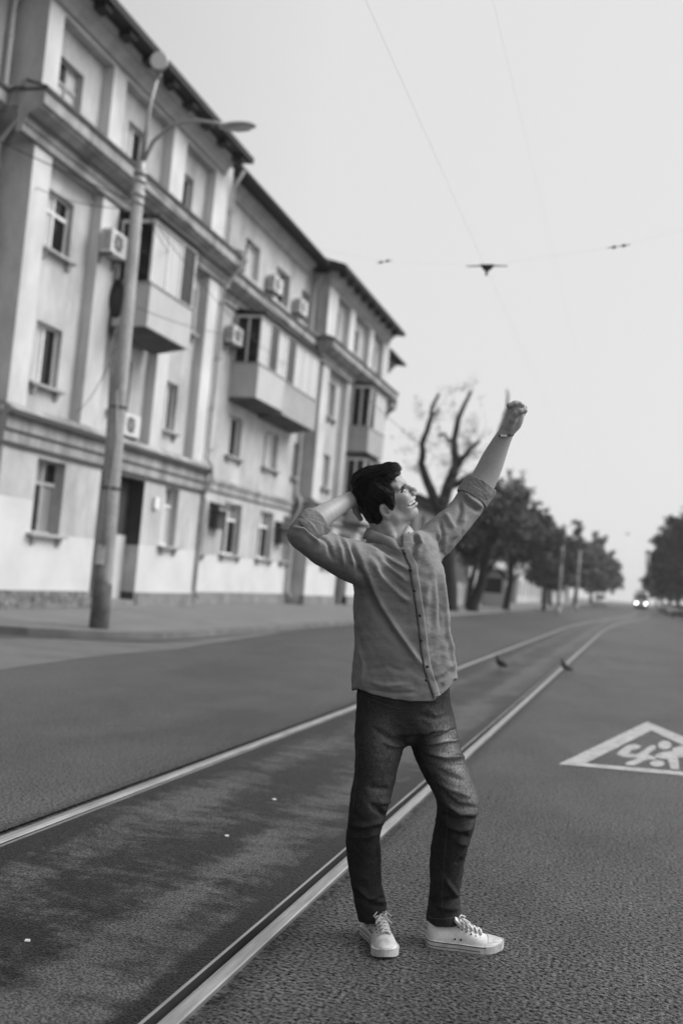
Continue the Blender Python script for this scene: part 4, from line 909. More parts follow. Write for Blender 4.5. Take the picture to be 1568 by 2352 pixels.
# --- head frame
th, psi, rol = math.radians(29), math.radians(6), math.radians(9)
Zt = np.array([0, 0, 1.0])                                  # towards the camera
f0 = np.array([math.cos(th), math.sin(th), 0]); u0 = np.array([-math.sin(th), math.cos(th), 0])
s1 = Zt*math.cos(rol)-u0*math.sin(rol)                    # ear axis, near side a little low
u1 = u0*math.cos(rol)+Zt*math.sin(rol)
hf = f0*math.cos(psi)+s1*math.sin(psi); hs = s1*math.cos(psi)-f0*math.sin(psi); hu = u1
HR = np.array([hf, hu, hs]); HO = K(880, 1144, .0)
def hp(f, u, s=0.0): return HO+f*hf+u*hu+s*hs
def buildhead():
    lo, hi = bounds([hp(-.16, .17, .12), hp(.17, .17, -.12), hp(-.16, -.12, -.12), hp(.16, -.16, .12), K(880, 1290, .08), K(905, 1290, -.08)], .02)
    A = Field(lo, hi, .0021)
    E = lambda c, r, k=.02, op='u': A.ell(hp(*c), r, HR, k, op)
    def C(pts, k=.012, op='u'): A.loft([(hp(*p[0]), p[1], p[1]) for p in pts], k=k, op=op, sub=1)
    A.loft(ND([(884, 1290, .015, 60, .085), (886, 1255, .01, 48, .068), (891, 1222, .005, 42, .060), (889, 1188, 0, 42, .057), (882, 1155, 0, 38, .055)]), k=.02)
    A.loft([(hp(-.03, -.05, .055), .014, .012), (K(900, 1232, -.052), .013, .012), (K(916, 1258, -.055), .010, .010)], k=.014)
    E((-.012, .045, 0), (.097, .088, .075)); E((.028, -.015, 0), (.066, .085, .062), .03); E((.052, -.055, 0), (.045, .06, .045), .03)
    E((.056, .055, 0), (.045, .045, .055), .03)
    for s in (-1, 1):
        C([((-.012, -.04, s*.058), .016), ((.01, -.085, s*.052), .015), ((.062, -.108, s*.022), .016)], .022)          # jaw
        E((.066, -.030, s*.044), (.026, .022, .019), .018)                                                            # cheek raised by the smile
        E((.060, -.068, s*.033), (.022, .026, .017), .02)
        C([((.091, .020, s*.010), .011), ((.087, .024, s*.03), .011), ((.07, .018, s*.052), .010)], .014)             # brow
    C([((.078, -.104, .008), .018), ((.078, -.104, -.008), .018)], .016)                                                # chin
    for s in (-1, 1):
        A.ell(hp(.094, -.003, s*.033), (.016, .0105, .018), HR, .012, 's')                                             # eye socket
    C([((.093, .018, 0), .010), ((.107, -.010, 0), .0085), ((.118, -.027, 0), .0100)], .012)                            # nose
    E((.119, -.031, 0), (.0110, .0095, .0110), .008); 
    for s in (-1, 1): E((.108, -.037, s*.0125), (.0105, .008, .0075), .006); A.ell(hp(.109, -.0445, s*.0075), (.0065, .0045, .0042), HR, .003, 's')
    E((.088, -.062, 0), (.020, .022, .034), .015)                                                                       # mouth mound
    A.loft([(hp(.064, -.0620, -.047), .0030, .006), (hp(.074, -.0648, -.041), .0066, .009), (hp(.085, -.0670, -.031), .0092, .010), (hp(.094, -.0675, -.018), .0095, .010), (hp(.101, -.0670, 0), .010, .012), (hp(.094, -.0675, .018), .0095, .010), (hp(.085, -.0670, .031), .0092, .010), (hp(.074, -.0648, .041), .0066, .009), (hp(.064, -.0620, .047), .0030, .006)], Zc=hf, k=.003, op='s', sub=3)
    for s in (-1, 1):
        C([((.108, -.0550, s*.004), .0048), ((.1015, -.0555, s*.016), .0042), ((.085, -.0565, s*.0310), .0036), ((.074, -.0570, s*.0385), .0024), ((.062, -.0605, s*.0455), .0014)], .004)      # upper lip
        C([((.103, -.0795, s*.004), .0060), ((.0975, -.0795, s*.016), .0054), ((.083, -.0785, s*.0300), .0044), ((.073, -.0730, s*.0385), .0028), ((.062, -.0635, s*.0455), .0014)], .004)      # lower lip
        C([((.088, -.038, s*.022), .004), ((.068, -.047, s*.044), .007), ((.046, -.052, s*.053), .005)], .014)             # smile fold
        # ear
        er = np.array([hf*.9+hu*.0-hs*s*.35, hu, np.cross(hf*.9-hs*s*.35, hu)]); er[0] /= np.linalg.norm(er[0]); er[2] /= np.linalg.norm(er[2])
        A.ell(hp(-.016, -.036, s*.074), (.018, .031, .009), er, .006); A.ell(hp(-.019, -.060, s*.070), (.011, .011, .007), er, .006)
        A.ell(hp(-.009, -.035, s*.083), (.0115, .018, .011), er, .003, 's'); A.ell(hp(-.002, -.040, s*.080), (.005, .005, .004), er, .004)
    return A.mesh()
def limbmesh(h, fn, pts, m=.03):
    lo, hi = bounds(pts, m); A = Field(lo, hi, h); fn(A); return A.mesh()
def fin(A, pts, k=.003):
    A.loft([(K(a, b, c), r, r) for a, b, c, r in pts], k=k, sub=1)
def leftarm(A):
    A.loft(ND([(1088, 1140, .205, 30, .046), (1101, 1118, .212, 30, .046), (1119, 1084, .22, 28, .043), (1133, 1052, .22, 25.5, .038), (1148, 1020, .215, 20.5, .030), (1159, 999, .21, 17, .024), (1167, 982, .207, 15.5, .022)]), k=.01)
    # palm, and four fingers folded into a fist seen on its thumb side
    A.loft(ND([(1166, 986, .207, 15, .021), (1176, 972, .21, 19.5, .030), (1181, 955, .213, 20, .038), (1184, 939, .216, 19, .040)]), p=2.6, k=.012)
    for q, (dd, dx, dy, s) in enumerate(((.176, 0, 0, 1.0), (.197, 3, 2, 1.05), (.218, 3.5, 5, 1.0), (.238, 2, 9, .88))):
        fin(A, [(1168+dx*.4, 931+dy, dd, .0104*s), (1182+dx, 928+dy, dd, .0100*s), (1194+dx, 928.5+dy, dd, .0098*s)])
        fin(A, [(1194+dx, 928.5+dy, dd, .0098*s), (1201+dx, 934+dy, dd, .0092*s), (1200+dx*.7, 942+dy, dd, .0090*s)])
        fin(A, [(1200+dx*.7, 942+dy, dd, .0090*s), (1188, 944+dy, dd+.004, .0086*s)])
    A.ell(K(1186, 941, .200), (.027, .024, .032), None, .010)
    fin(A, [(1169, 980, .19, .016), (1176, 964, .175, .0155), (1184, 951, .164, .0135)], .010); fin(A, [(1184, 951, .164, .0135), (1194, 945.5, .160, .0120), (1204, 943, .164, .0122)], .005)
    A.ell(K(1182, 935.5, .158), (.010, .005, .014), None, .004, 's')
def rightarm(A):
    A.loft(ND([(690, 1222, -.21, 30, .045), (712, 1207, -.2, 29.5, .045), (745, 1183, -.15, 25.5, .042), (780, 1161, -.085, 20, .032), (803, 1148, -.035, 17, .025), (813, 1144, -.01, 16, .021)]), k=.01)
    A.loft(ND([(810, 1147, -.02, 16, .021), (822, 1152, .012, 20, .017), (836, 1160, .045, 21, .014)]), k=.01)
    for dy, L, e in ((-13, 30, -9), (-4, 36, -3), (6, 34, 4), (15, 27, 10)):
        fin(A, [(832, 1160+dy, .045, .0096), (848, 1164+dy+e*.5, .072, .009), (848+L*.5, 1165+dy+e, .092, .0082), (848+L, 1163+dy+e, .098, .0075)])
    fin(A, [(812, 1158, .005, .013), (817, 1175, .02, .0115), (828, 1192, .034, .0095)], .006)
def torso(A):
    A.loft(ND([(926, 1600, 0, 88, .09), (922, 1500, 0, 88, .09), (917, 1380, 0, 88, .095), (906, 1275, 0, 78, .085), (888, 1262, .0, 38, .048)]), k=.02)
    A.loft(ND([(840, 1290, -.08, 34, .05), (755, 1262, -.15, 28, .045), (700, 1228, -.2, 25, .042), (712, 1207, -.2, 25, .04)]), k=.02)
    A.loft(ND([(985, 1245, .08, 30, .05), (1040, 1205, .14, 27, .045), (1095, 1128, .21, 26, .042)]), k=.02)
    A.loft(ND([(886, 1640, -.01, 42, .075), (860, 1790, -.055, 31, .055), (842, 1880, -.05, 25, .042), (836, 1970, -.01, 26, .05), (848, 2080, .03, 18, .032), (854, 2125, .03, 15, .027)]), k=.02)
    A.loft(ND([(975, 1640, .02, 44, .075), (1035, 1790, .0, 32, .055), (1050, 1860, -.015, 26, .042), (1036, 1910, .01, 24, .038), (1030, 1960, .02, 24, .042), (1019, 2080, .04, 19, .034), (1018, 2125, .04, 15, .028)]), k=.02)
pieces = [buildhead(),
          limbmesh(.0024, leftarm, [K(1075, 1150, .2), K(1215, 915, .14), K(1210, 915, .29), K(1130, 1150, .29)]),
          limbmesh(.0028, rightarm, [K(685, 1240, -.28), K(900, 1240, .13), K(685, 1120, -.28), K(900, 1110, .13)]),
          limbmesh(.008, torso, [K(665, 1190, -.25), K(1130, 1190, .3), K(800, 2145, -.15), K(1080, 2145, .15)])]
V, Fq = joinvf(pieces)
man = fastmesh('person', toworld(V)-gp, Fq, M_skin); man.location = gp
tag(man, 'young man in linen shirt and dark jeans raising one fist, other hand behind head', 'person')
def pchild(name, V, Fq, m, attr=None, parent=None):
    o = fastmesh(name, toworld(V)-gp, Fq, m, man if parent is None else parent, True, attr); return o
# --- cloth helpers
def folds(V, N_, L, front=True):
    """real creases: each polyline (photo pixels) raises or sinks the cloth along its course"""
    px, py = topx(V); out_ = np.zeros(len(V)); face = np.clip((N_[:, 2]+.05)/.3, 0, 1)
    for pts, amp, wid in L:
        P = np.array(pts, float)
        best = np.full(len(V), 1e9); bt_ = np.zeros(len(V)); tot = np.sum(np.linalg.norm(np.diff(P, axis=0), axis=1)); acc = 0
        for a, b in zip(P[:-1], P[1:]):
            d = b-a; l = np.linalg.norm(d); t = np.clip(((px-a[0])*d[0]+(py-a[1])*d[1])/l**2, 0, 1)
            q = np.hypot(px-a[0]-t*d[0], py-a[1]-t*d[1]); m = q < best; best[m] = q[m]; bt_[m] = (acc+t[m]*l)/tot; acc += l
        out_ += amp*np.exp(-(best/wid)**2)*np.clip(np.sin(math.pi*np.clip(bt_*.94+.03, 0, 1))*1.6, 0, 1)
    return V+N_*(out_*face)[:, None]
def rumple(V, N_, amp, freq, seed, aniso=(1, 1, 1), oct_=3):
    R = np.random.RandomState(seed); o = np.zeros(len(V)); tw = 0
    for k in range(oct_):
        for j in range(5):
            d = R.normal(size=3)*np.array(aniso); d /= np.linalg.norm(d); f_ = freq*(1.9**k)*(.7+.6*R.rand()); ph = R.rand()*6.28
            wob = .9*np.sin(V @ (R.normal(size=3)*freq*.6)+R.rand()*6)
            o += np.sin(V @ d*f_+ph+wob*2)/(1.7**k); tw += .5/(1.7**(2*k))
    return V+N_*(amp*o/math.sqrt(tw))[:, None]
# --- shirt
HEM = np.array([(790, 1578), (808, 1584), (822, 1581), (845, 1590), (870, 1599), (905, 1607), (940, 1611), (975, 1612), (992, 1611), (1000, 1605), (1022, 1587), (1036, 1572), (1040, 1560), (1060, 1556)], float)
def hemcut(X):
    z = X[2]; vx = CX-F*X[0]/z; vy = CY+F*X[1]/z
    return ((vy-np.interp(vx, HEM[:, 0], HEM[:, 1]))*(-z)/F).astype(np.float32)
def shirt():
    lo, hi = bounds([K(655, 1180, -.33), K(1140, 1080, .31), K(800, 1625, -.17), K(1060, 1625, .17), K(1140, 1090, .33)], .02)
    A = Field(lo, hi, .0042)
    A.loft(ND([(931, 1640, .0, 121, .130), (928, 1560, .0, 118, .124), (924, 1480, 0, 111, .117), (920, 1410, 0, 106.5, .118), (917, 1345, 0, 104, .122), (911, 1292, 0, 97, .114), (900, 1262, .0, 80, .094), (893, 1238, .0, 60, .074)]), p=2.35, k=.03, extra=hemcut, flat=(False, True))
    A.loft(ND([(862, 1322, -.05, 44, .085), (835, 1298, -.09, 49, .085), (800, 1284, -.12, 46, .078), (752, 1266, -.16, 40, .068), (708, 1239, -.205, 34.5, .06), (692, 1226, -.215, 31, .058), (701, 1216, -.21, 29, .055)]), k=.025)
    A.loft(ND([(950, 1290, .06, 44, .09), (986, 1252, .09, 42, .08), (1014, 1226, .12, 39, .073), (1042, 1201, .15, 36.5, .066), (1068, 1170, .18, 35.5, .060), (1090, 1135, .205, 34.5, .057), (1101, 1116, .213, 33.5, .056)]), k=.025, flat=(False, True))
    A.loft(ND([(886, 1272, .0, 41, .066), (889, 1240, .0, 46, .073), (893, 1195, .0, 52, .080)]), k=.006, op='s', flat=(True, False))
    A.loft([(K(905, 1225, -.06), .030, .04), (K(914, 1243, -.07), .016, .04), (K(921, 1260, -.09), .004, .03)], k=.005, op='s')
    return A.mesh()
V, Fq = shirt(); N_ = vnormals(V, Fq)
FS = [ # (course, height in metres, width in photo pixels)
 ([(832, 1295), (850, 1340), (878, 1395), (915, 1455), (955, 1510), (985, 1545)], .0075, 7), ([(838, 1325), (862, 1390), (900, 1450), (945, 1500)], -.005, 10),
 ([(845, 1275), (880, 1325), (925, 1370), (950, 1392)], .005, 8), ([(850, 1262), (890, 1300), (935, 1335)], .0045, 6), ([(842, 1250), (885, 1280), (925, 1302), (938, 1310)], .0055, 6), ([(850, 1245), (890, 1268), (918, 1278)], -.005, 6),
 ([(865, 1300), (905, 1345), (945, 1375)], -.005, 8), ([(835, 1310), (852, 1370), (872, 1420)], -.004, 8),
 ([(805, 1245), (812, 1265), (822, 1290), (828, 1325)], -.007, 6), ([(790, 1240), (800, 1262), (812, 1300)], .005, 5), ([(770, 1232), (782, 1262), (790, 1300)], .004, 6), ([(778, 1230), (790, 1252)], -.004, 4),
 ([(738, 1232), (752, 1250), (765, 1285)], -.004, 5), ([(680, 1205), (700, 1208), (722, 1228), (744, 1240)], -.007, 5), ([(672, 1212), (698, 1214), (735, 1248)], .005, 5), ([(700, 1200), (720, 1215), (742, 1222)], .004, 4),
 ([(958, 1222), (968, 1250), (950, 1275)], .006, 6), ([(950, 1225), (958, 1248), (945, 1268)], -.006, 5), ([(985, 1232), (975, 1262), (948, 1288)], .004, 8), ([(1000, 1225), (1012, 1250), (1018, 1280)], -.006, 6), ([(1008, 1195), (1016, 1230), (1016, 1262)], -.005, 5),
 ([(1022, 1180), (1040, 1215)], .005, 7), ([(1052, 1140), (1058, 1172), (1046, 1210)], -.006, 6), ([(1062, 1128), (1085, 1150), (1112, 1168)], .004, 5), ([(1058, 1136), (1080, 1160), (1102, 1178)], -.005, 5), ([(1070, 1185), (1058, 1212), (1035, 1240)], .004, 6),
 ([(1015, 1300), (1020, 1360), (1026, 1430), (1038, 1520), (1046, 1560)], .005, 4), ([(1006, 1320), (1010, 1380), (1012, 1450)], -.003, 5), ([(985, 1300), (995, 1380), (990, 1460)], -.0025, 10), ([(1000, 1300), (985, 1345), (975, 1390)], .003, 9),
 ([(820, 1480), (835, 1530), (830, 1575)], .004, 5), ([(818, 1440), (828, 1500)], -.003, 7), ([(838, 1560), (880, 1575), (940, 1572)], .0035, 6), ([(850, 1585), (900, 1592), (960, 1590)], -.003, 5), ([(990, 1560), (1015, 1545), (1040, 1520)], .004, 7), ([(1000, 1590), (1020, 1570)], -.003, 6),
 ([(848, 1540), (890, 1530), (930, 1545)], -.0025, 6), ([(985, 1510), (1010, 1490), (1030, 1450)], -.003, 7)]
FS = [(c_, a_*2.1, w_*.95) for c_, a_, w_ in FS]
V = folds(V, N_, FS); V = rumple(V, N_, .0018, 24, 5, (.6, 1.4, .8)); V = rumple(V, N_, .0010, 62, 6, (.5, 1.5, 1)); V = rumple(V, N_, .00032, 210, 7, (.35, 1.7, .8), 2)
SHV, SHF = V, Fq
sh = pchild('shirt', V, Fq, M_shirt)
from mathutils.bvhtree import BVHTree
def bvh(V, Fq): return BVHTree.FromPolygons([tuple(v) for v in V], [tuple(int(i) for i in f) for f in Fq])
BV = bvh(V, Fq)
def onsurf(B, vx, vy, lift=0.0):
    d = Vector((vx-CX, -(vy-CY), -F)).normalized(); h = B.ray_cast(Vector((0, 0, 0)), d)
    if h[0] is None: return None
    n = h[1] if h[1].z > 0 else -h[1]
    return np.array(h[0]+n*lift)
def ribbon(B, course, wfn, lift, thick, step=5):
    """a cloth strip lying on a surface along a photo course; returns a solid mesh"""
    P = np.array(course, float); pts = []
    for a, b in zip(P[:-1], P[1:]):
        n = max(1, int(np.linalg.norm(b-a)/step)); pts += [a+(b-a)*i/n for i in range(n)]
    pts.append(P[-1]); pts = np.array(pts); rows = []
    for i, p in enumerate(pts):
        t = pts[min(i+1, len(pts)-1)]-pts[max(i-1, 0)]; t /= np.linalg.norm(t); nn = np.array([-t[1], t[0]])
        a, b = wfn(i/(len(pts)-1)); r = []
        for k in range(5):
            q = p+nn*(a+(b-a)*k/4); s = onsurf(B, q[0], q[1], lift if 0 < k < 4 else lift*.8)
            if s is None: r = None; break
            r.append(s)
        if r is not None: rows.append(r)
    n = len(rows); top = np.array(rows).reshape(-1, 3); bot = top+np.array([0, 0, -thick]); Vv = np.concatenate([top, bot]); f = []
    for i in range(n-1):
        for k in range(4): a = i*5+k; f.append((a, a+5, a+6, a+1)); f.append((a+5*n, a+5*n+1, a+5*n+6, a+5*n+5))
        for k in (0, 4):
            a = i*5+k; f.append((a, a+5*n, a+5*n+5, a+5) if k == 0 else (a, a+5, a+5*n+5, a+5*n))
    for i in (0, n-1):
        for k in range(4): a = i*5+k; f.append((a, a+1, a+5*n+1, a+5*n))
    return Vv, np.array(f)
PLK = [(924, 1262), (932, 1284), (941, 1302), (943, 1322), (948, 1350), (953, 1385), (958, 1420), (963, 1460), (967, 1500), (974, 1540), (986, 1575), (996, 1606)]
v, f = ribbon(BV, PLK, lambda t: (-17, 0), .0035, .004); pl = pchild('placket', v, f, M_shirt, parent=man)
v, f = ribbon(BV, PLK, lambda t: (-.2, 1.6), .0012, .002); pchild('placket_shadow', v, f, M_stripe)  # dark strip along the placket puts its edge shadow in as colour
def band3(top, bot, thick, m=14):
    """standing collar: a band between two closed-off rims in space, with thickness"""
    def cmr(P):
        P = np.array(P); o = []
        for i in range(len(P)-1):
            p0, p1, p2, p3 = P[max(i-1, 0)], P[i], P[i+1], P[min(i+2, len(P)-1)]
            for t in np.arange(6)/6: o.append(.5*((2*p1)+(-p0+p2)*t+(2*p0-5*p1+4*p2-p3)*t*t+(-p0+3*p1-3*p2+p3)*t**3))
        o.append(P[-1]); return np.array(o)
    def snap(p):
        q = onsurf(BV, p[0], p[1], .001) if p[2] < -.04 else None
        return K(*p) if q is None or abs(q[2]-K(*p)[2]) > .05 else q
    a, b = cmr([K(*p) for p in top]), cmr([snap(p) for p in bot]); n = len(a); c = a.mean(0); rows = []
    for i in range(n):
        inn = c-a[i]; inn[1] = 0; inn /= np.linalg.norm(inn)+1e-9; mid = (a[i]+b[i])/2-inn*.003
        o = [b[i]-inn*.001, mid, a[i]-inn*.0]; rows.append(o+[a[i]+inn*thick, mid+inn*(thick+.002), b[i]+inn*thick])
    V = np.array(rows).reshape(-1, 3); f = []
    for i in range(n-1):
        for k in range(6): f.append((i*6+k, i*6+(k+1) % 6, (i+1)*6+(k+1) % 6, (i+1)*6+k))
    for i in (0, n-1): f += [(i*6, i*6+1, i*6+4, i*6+5), (i*6+1, i*6+2, i*6+3, i*6+4)]
    return V, np.array(f)
def cuff(pts, th, seed):
    def fn(A):
        A.loft(ND([(x, y, d, w+2.6, h+.0045) for x, y, d, w, h in pts]), k=0, flat=(True, True))
        e0, e1 = pts[0], pts[-1]; dx, dy, dz = e1[0]-e0[0], e1[1]-e0[1], e1[2]-e0[2]
        A.loft(ND([(e0[0]-dx*.4, e0[1]-dy*.4, e0[2]-dz*.4, e0[3]-1.2, e0[4]-.002), (e1[0]+dx*.6, e1[1]+dy*.6, e1[2]+dz*.6, e1[3]-1.8, e1[4]-.003)]), k=.002, op='s', flat=(False, False))
    lo, hi = [K(p[0]-50, p[1]+50, p[2]-.08) for p in pts], [K(p[0]+50, p[1]-50, p[2]+.08) for p in pts]
    v, f = limbmesh(.0028, fn, lo+hi, .01); n = vnormals(v, f); v = rumple(v, n, .0014, 30, seed, (1, 1, .5)); v = rumple(v, n, .0007, 110, seed+1); pchild('cuff', v, f, M_shirt)
cuff([(706, 1217, -.207, 33, .058), (718, 1207, -.197, 34, .058), (730, 1198, -.186, 33, .056)], .004, 31)
cuff([(697, 1224, -.213, 33, .060), (711, 1213, -.204, 34.5, .062)], .004, 41)
cuff([(1089, 1137, .205, 34.5, .058), (1097, 1125, .210, 34.5, .058), (1104, 1113, .214, 34, .057)], .004, 51)
cuff([(1082, 1147, .20, 35.5, .060), (1093, 1130, .207, 36.5, .061)], .004, 61)
v, f = band3([(920, 1257, -.074), (904, 1237, -.090), (877, 1227, -.092), (853, 1217, -.066), (842, 1213, -.01), (856, 1214, .05), (893, 1222, .070), (915, 1226, .045), (929, 1220, .0), (938, 1221, -.045), (931, 1248, -.074)],
              [(919, 1268, -.080), (904, 1262, -.106), (870, 1249, -.112), (842, 1240, -.082), (833, 1237, -.01), (845, 1234, .06), (893, 1240, .085), (925, 1242, .06), (946, 1236, .01), (952, 1240, -.045), (935, 1268, -.080)], .004)
pchild('collar', v, f, M_shirt)
bt_ = []
for a, b in ((941, 1308), (951, 1357), (963, 1413), (966, 1470), (979, 1531), (978, 1562), (928, 1270)):
    c = onsurf(BV, a, b, .006)
    if c is None: continue
    th_ = np.linspace(0, 2*math.pi, 13)[:-1]; r_ = .0058
    ring = [c+np.array([r_*math.cos(t), r_*math.sin(t), 0]) for t in th_]+[c+np.array([r_*.7*math.cos(t), r_*.7*math.sin(t), .0025]) for t in th_]
    fs = [(i, (i+1) % 12, 12+(i+1) % 12, 12+i) for i in range(12)]
    cen = c+np.array([0, 0, .0012]); vv = np.array(ring+[cen]); fs += [(12+i, 12+(i+1) % 12, 24, 24) for i in range(12)]
    mb = meshobj('button', toworld(vv)-gp, [tuple(dict.fromkeys(q)) for q in fs], M_button, man, True)
# cuff edge seams and shoulder seams are creases; the yoke seam is a thin strip
# --- jeans
def jeans():
    lo, hi = bounds([K(785, 1570, -.18), K(1120, 1570, .18), K(785, 2135, -.18), K(1120, 2135, .18)], .02)
    A = Field(lo, hi, .004)
    A.loft(ND([(926, 1575, 0, 105, .112), (926, 1610, 0, 106, .115), (926, 1640, .0, 107, .12), (928, 1672, .0, 104, .115)]), p=2.3, k=.02, flat=(True, True))
    RL = [(878, 1660, -.015, 60, .105), (872, 1700, -.03, 56, .102), (867, 1739, -.045, 51, .095), (859, 1790, -.06, 45.5, .085), (850, 1830, -.075, 43.5, .078), (843, 1870, -.07, 41, .073), (835, 1910, -.045, 37.5, .068), (834, 1962, -.01, 37, .066), (840, 2021, .01, 34, .062), (851, 2078, .03, 34.5, .063), (855, 2105, .03, 33.5, .064)]
    LL = [(985, 1650, .02, 56, .105), (997, 1700, .025, 54, .10), (1008, 1735, .02, 52, .092), (1033, 1789, .0, 48, .086), (1049, 1832, -.02, 47, .080), (1050, 1858, -.018, 46, .077), (1045, 1890, -.0, 43.5, .073), (1033, 1938, .02, 41, .069), (1025, 1992, .03, 37, .065), (1021, 2042, .04, 34.5, .063), (1019, 2085, .04, 37, .064), (1018, 2112, .04, 37.5, .066)]
    A.loft(ND(RL), k=.014, flat=(False, True)); A.loft(ND(LL), k=.012, flat=(False, True))
    A.ell(K(930, 1682, .0), (.05, .05, .10), None, .02)
    A.loft(ND([(854, 2092, .03, 35.5, .067), (856, 2107, .03, 35.5, .067)]), k=.002, flat=(True, True)); A.loft(ND([(1018.5, 2099, .04, 38.5, .0675), (1018, 2114, .04, 39, .068)]), k=.002, flat=(True, True))
    A.loft(ND([(855, 2090, .03, 29, .057), (858, 2120, .03, 29, .057)]), k=.002, op='s'); A.loft(ND([(1018, 2104, .04, 32, .058), (1018, 2140, .04, 32, .058)]), k=.002, op='s')
    return A.mesh()
V, Fq = jeans(); N_ = vnormals(V, Fq)
FJ = [([(985, 1700), (1020, 1690), (1052, 1672)], -.006, 5), ([(975, 1712), (1020, 1702), (1062, 1698)], .006, 5), ([(978, 1728), (1020, 1738), (1072, 1738)], .006, 5), ([(985, 1742), (1030, 1752), (1076, 1748)], -.005, 6),
 ([(990, 1758), (1025, 1780), (1070, 1795)], -.004, 7), ([(1000, 1795), (1035, 1815), (1085, 1830)], .004, 6), ([(1015, 1822), (1050, 1850), (1098, 1856)], -.006, 6), ([(1018, 1840), (1055, 1868), (1096, 1868)], .006, 6),
 ([(1010, 1868), (1050, 1885), (1092, 1882)], -.009, 6), ([(1020, 1890), (1055, 1905), (1086, 1900)], .007, 6), ([(1040, 1918), (1078, 1922)], -.007, 6), ([(1045, 1935), (1072, 1940)], .004, 6), ([(1045, 1985), (1060, 1970)], -.004, 6),
 ([(1022, 2020), (1042, 2050), (1053, 2065)], .006, 6), ([(1012, 2070), (1040, 2066), (1056, 2058)], -.006, 7), ([(1000, 2080), (1035, 2088), (1054, 2086)], .004, 7), ([(990, 2060), (1005, 2095)], -.003, 7),
 ([(850, 1668), (890, 1695), (925, 1705)], -.004, 6), ([(880, 1705), (905, 1714), (930, 1712)], .004, 5), ([(842, 1806), (870, 1812), (893, 1812)], -.004, 6), ([(868, 1844), (888, 1842), (895, 1838)], .005, 5), ([(848, 1846), (868, 1858), (885, 1878)], -.008, 6), ([(808, 1895), (840, 1896), (882, 1884)], .006, 6), ([(806, 1905), (838, 1908), (872, 1898)], -.008, 6),
 ([(812, 1868), (830, 1882)], -.004, 6), ([(805, 1922), (840, 1922), (870, 1912)], .004, 5), ([(815, 2030), (845, 2062), (885, 2072)], .006, 6), ([(822, 2055), (850, 2078), (884, 2082)], -.007, 5), ([(842, 2072), (865, 2066), (884, 2062)], -.006, 5), ([(820, 2040), (822, 2075)], -.003, 6), ([(868, 1930), (872, 1980), (872, 2030)], .003, 4),
 ([(826, 1620), (822, 1660), (824, 1700)], -.003, 6), ([(960, 1640), (1000, 1652), (1040, 1640)], -.003, 7)]
FJ = [(c_, a_*2.0, w_*.9) for c_, a_, w_ in FJ]
V = folds(V, N_, FJ); V = rumple(V, N_, .0011, 24, 9, (1, 1.2, 1)); V = rumple(V, N_, .0008, 75, 10, (.6, 1.5, 1)); V = rumple(V, N_, .0004, 240, 12, (.4, 1.6, 1), 2)
px, py = topx(V); wear = np.zeros(len(V))
def wsp(cx, cy, rx, ry, a, ang=0.0):
    c_, s_ = math.cos(ang), math.sin(ang); dx, dy = px-cx, py-cy
    return a*np.exp(-((dx*c_+dy*s_)/rx)**2-((-dx*s_+dy*c_)/ry)**2)
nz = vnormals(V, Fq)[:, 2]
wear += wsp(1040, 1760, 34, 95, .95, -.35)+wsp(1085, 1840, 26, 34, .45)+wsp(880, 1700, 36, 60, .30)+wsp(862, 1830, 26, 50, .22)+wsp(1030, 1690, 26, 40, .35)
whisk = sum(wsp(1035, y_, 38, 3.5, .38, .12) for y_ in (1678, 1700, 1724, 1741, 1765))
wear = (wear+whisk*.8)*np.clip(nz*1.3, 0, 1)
wear *= .85+.22*np.sin(px*.9+2.2*np.sin(py*.11))*np.sin(py*.23+1.7*np.sin(px*.17))+.16*RNG.normal(size=len(px))    # uneven fading of the weave
jn = pchild('jeans', V, Fq, M_jeans, {'wear': np.clip(wear, 0, 1.1)})
BJ = bvh(V, Fq)
def stitch(course, nm='stitching', w=.55):
    v, f = ribbon(BJ, course, lambda t: (-w, w), .0014, .002, 4); pchild(nm, v, f, M_thread, parent=jn)
stitch([(1007, 1795), (1018, 1830), (1026, 1862), (1028, 1890), (1024, 1930), (1019, 1980), (1016, 2030), (1015, 2090)])
stitch([(985, 1622), (985, 1645), (982, 1660)]); stitch([(847, 1603), (846, 1628)]); stitch([(852, 1598), (880, 1607), (915, 1614)]); stitch([(852, 1606), (885, 1618), (918, 1628)])
stitch([(824, 1690), (822, 1760), (812, 1850)], w=.4)
stitch([(1006, 1815), (988, 1770), (970, 1735)], w=.4)
v, f = ribbon(BJ, [(982, 2106), (1000, 2110), (1020, 2111), (1040, 2108), (1054, 2104)], lambda t: (-.7, .7), .0014, .002, 4); pchild('hem_stitching', v, f, M_thread, parent=jn)
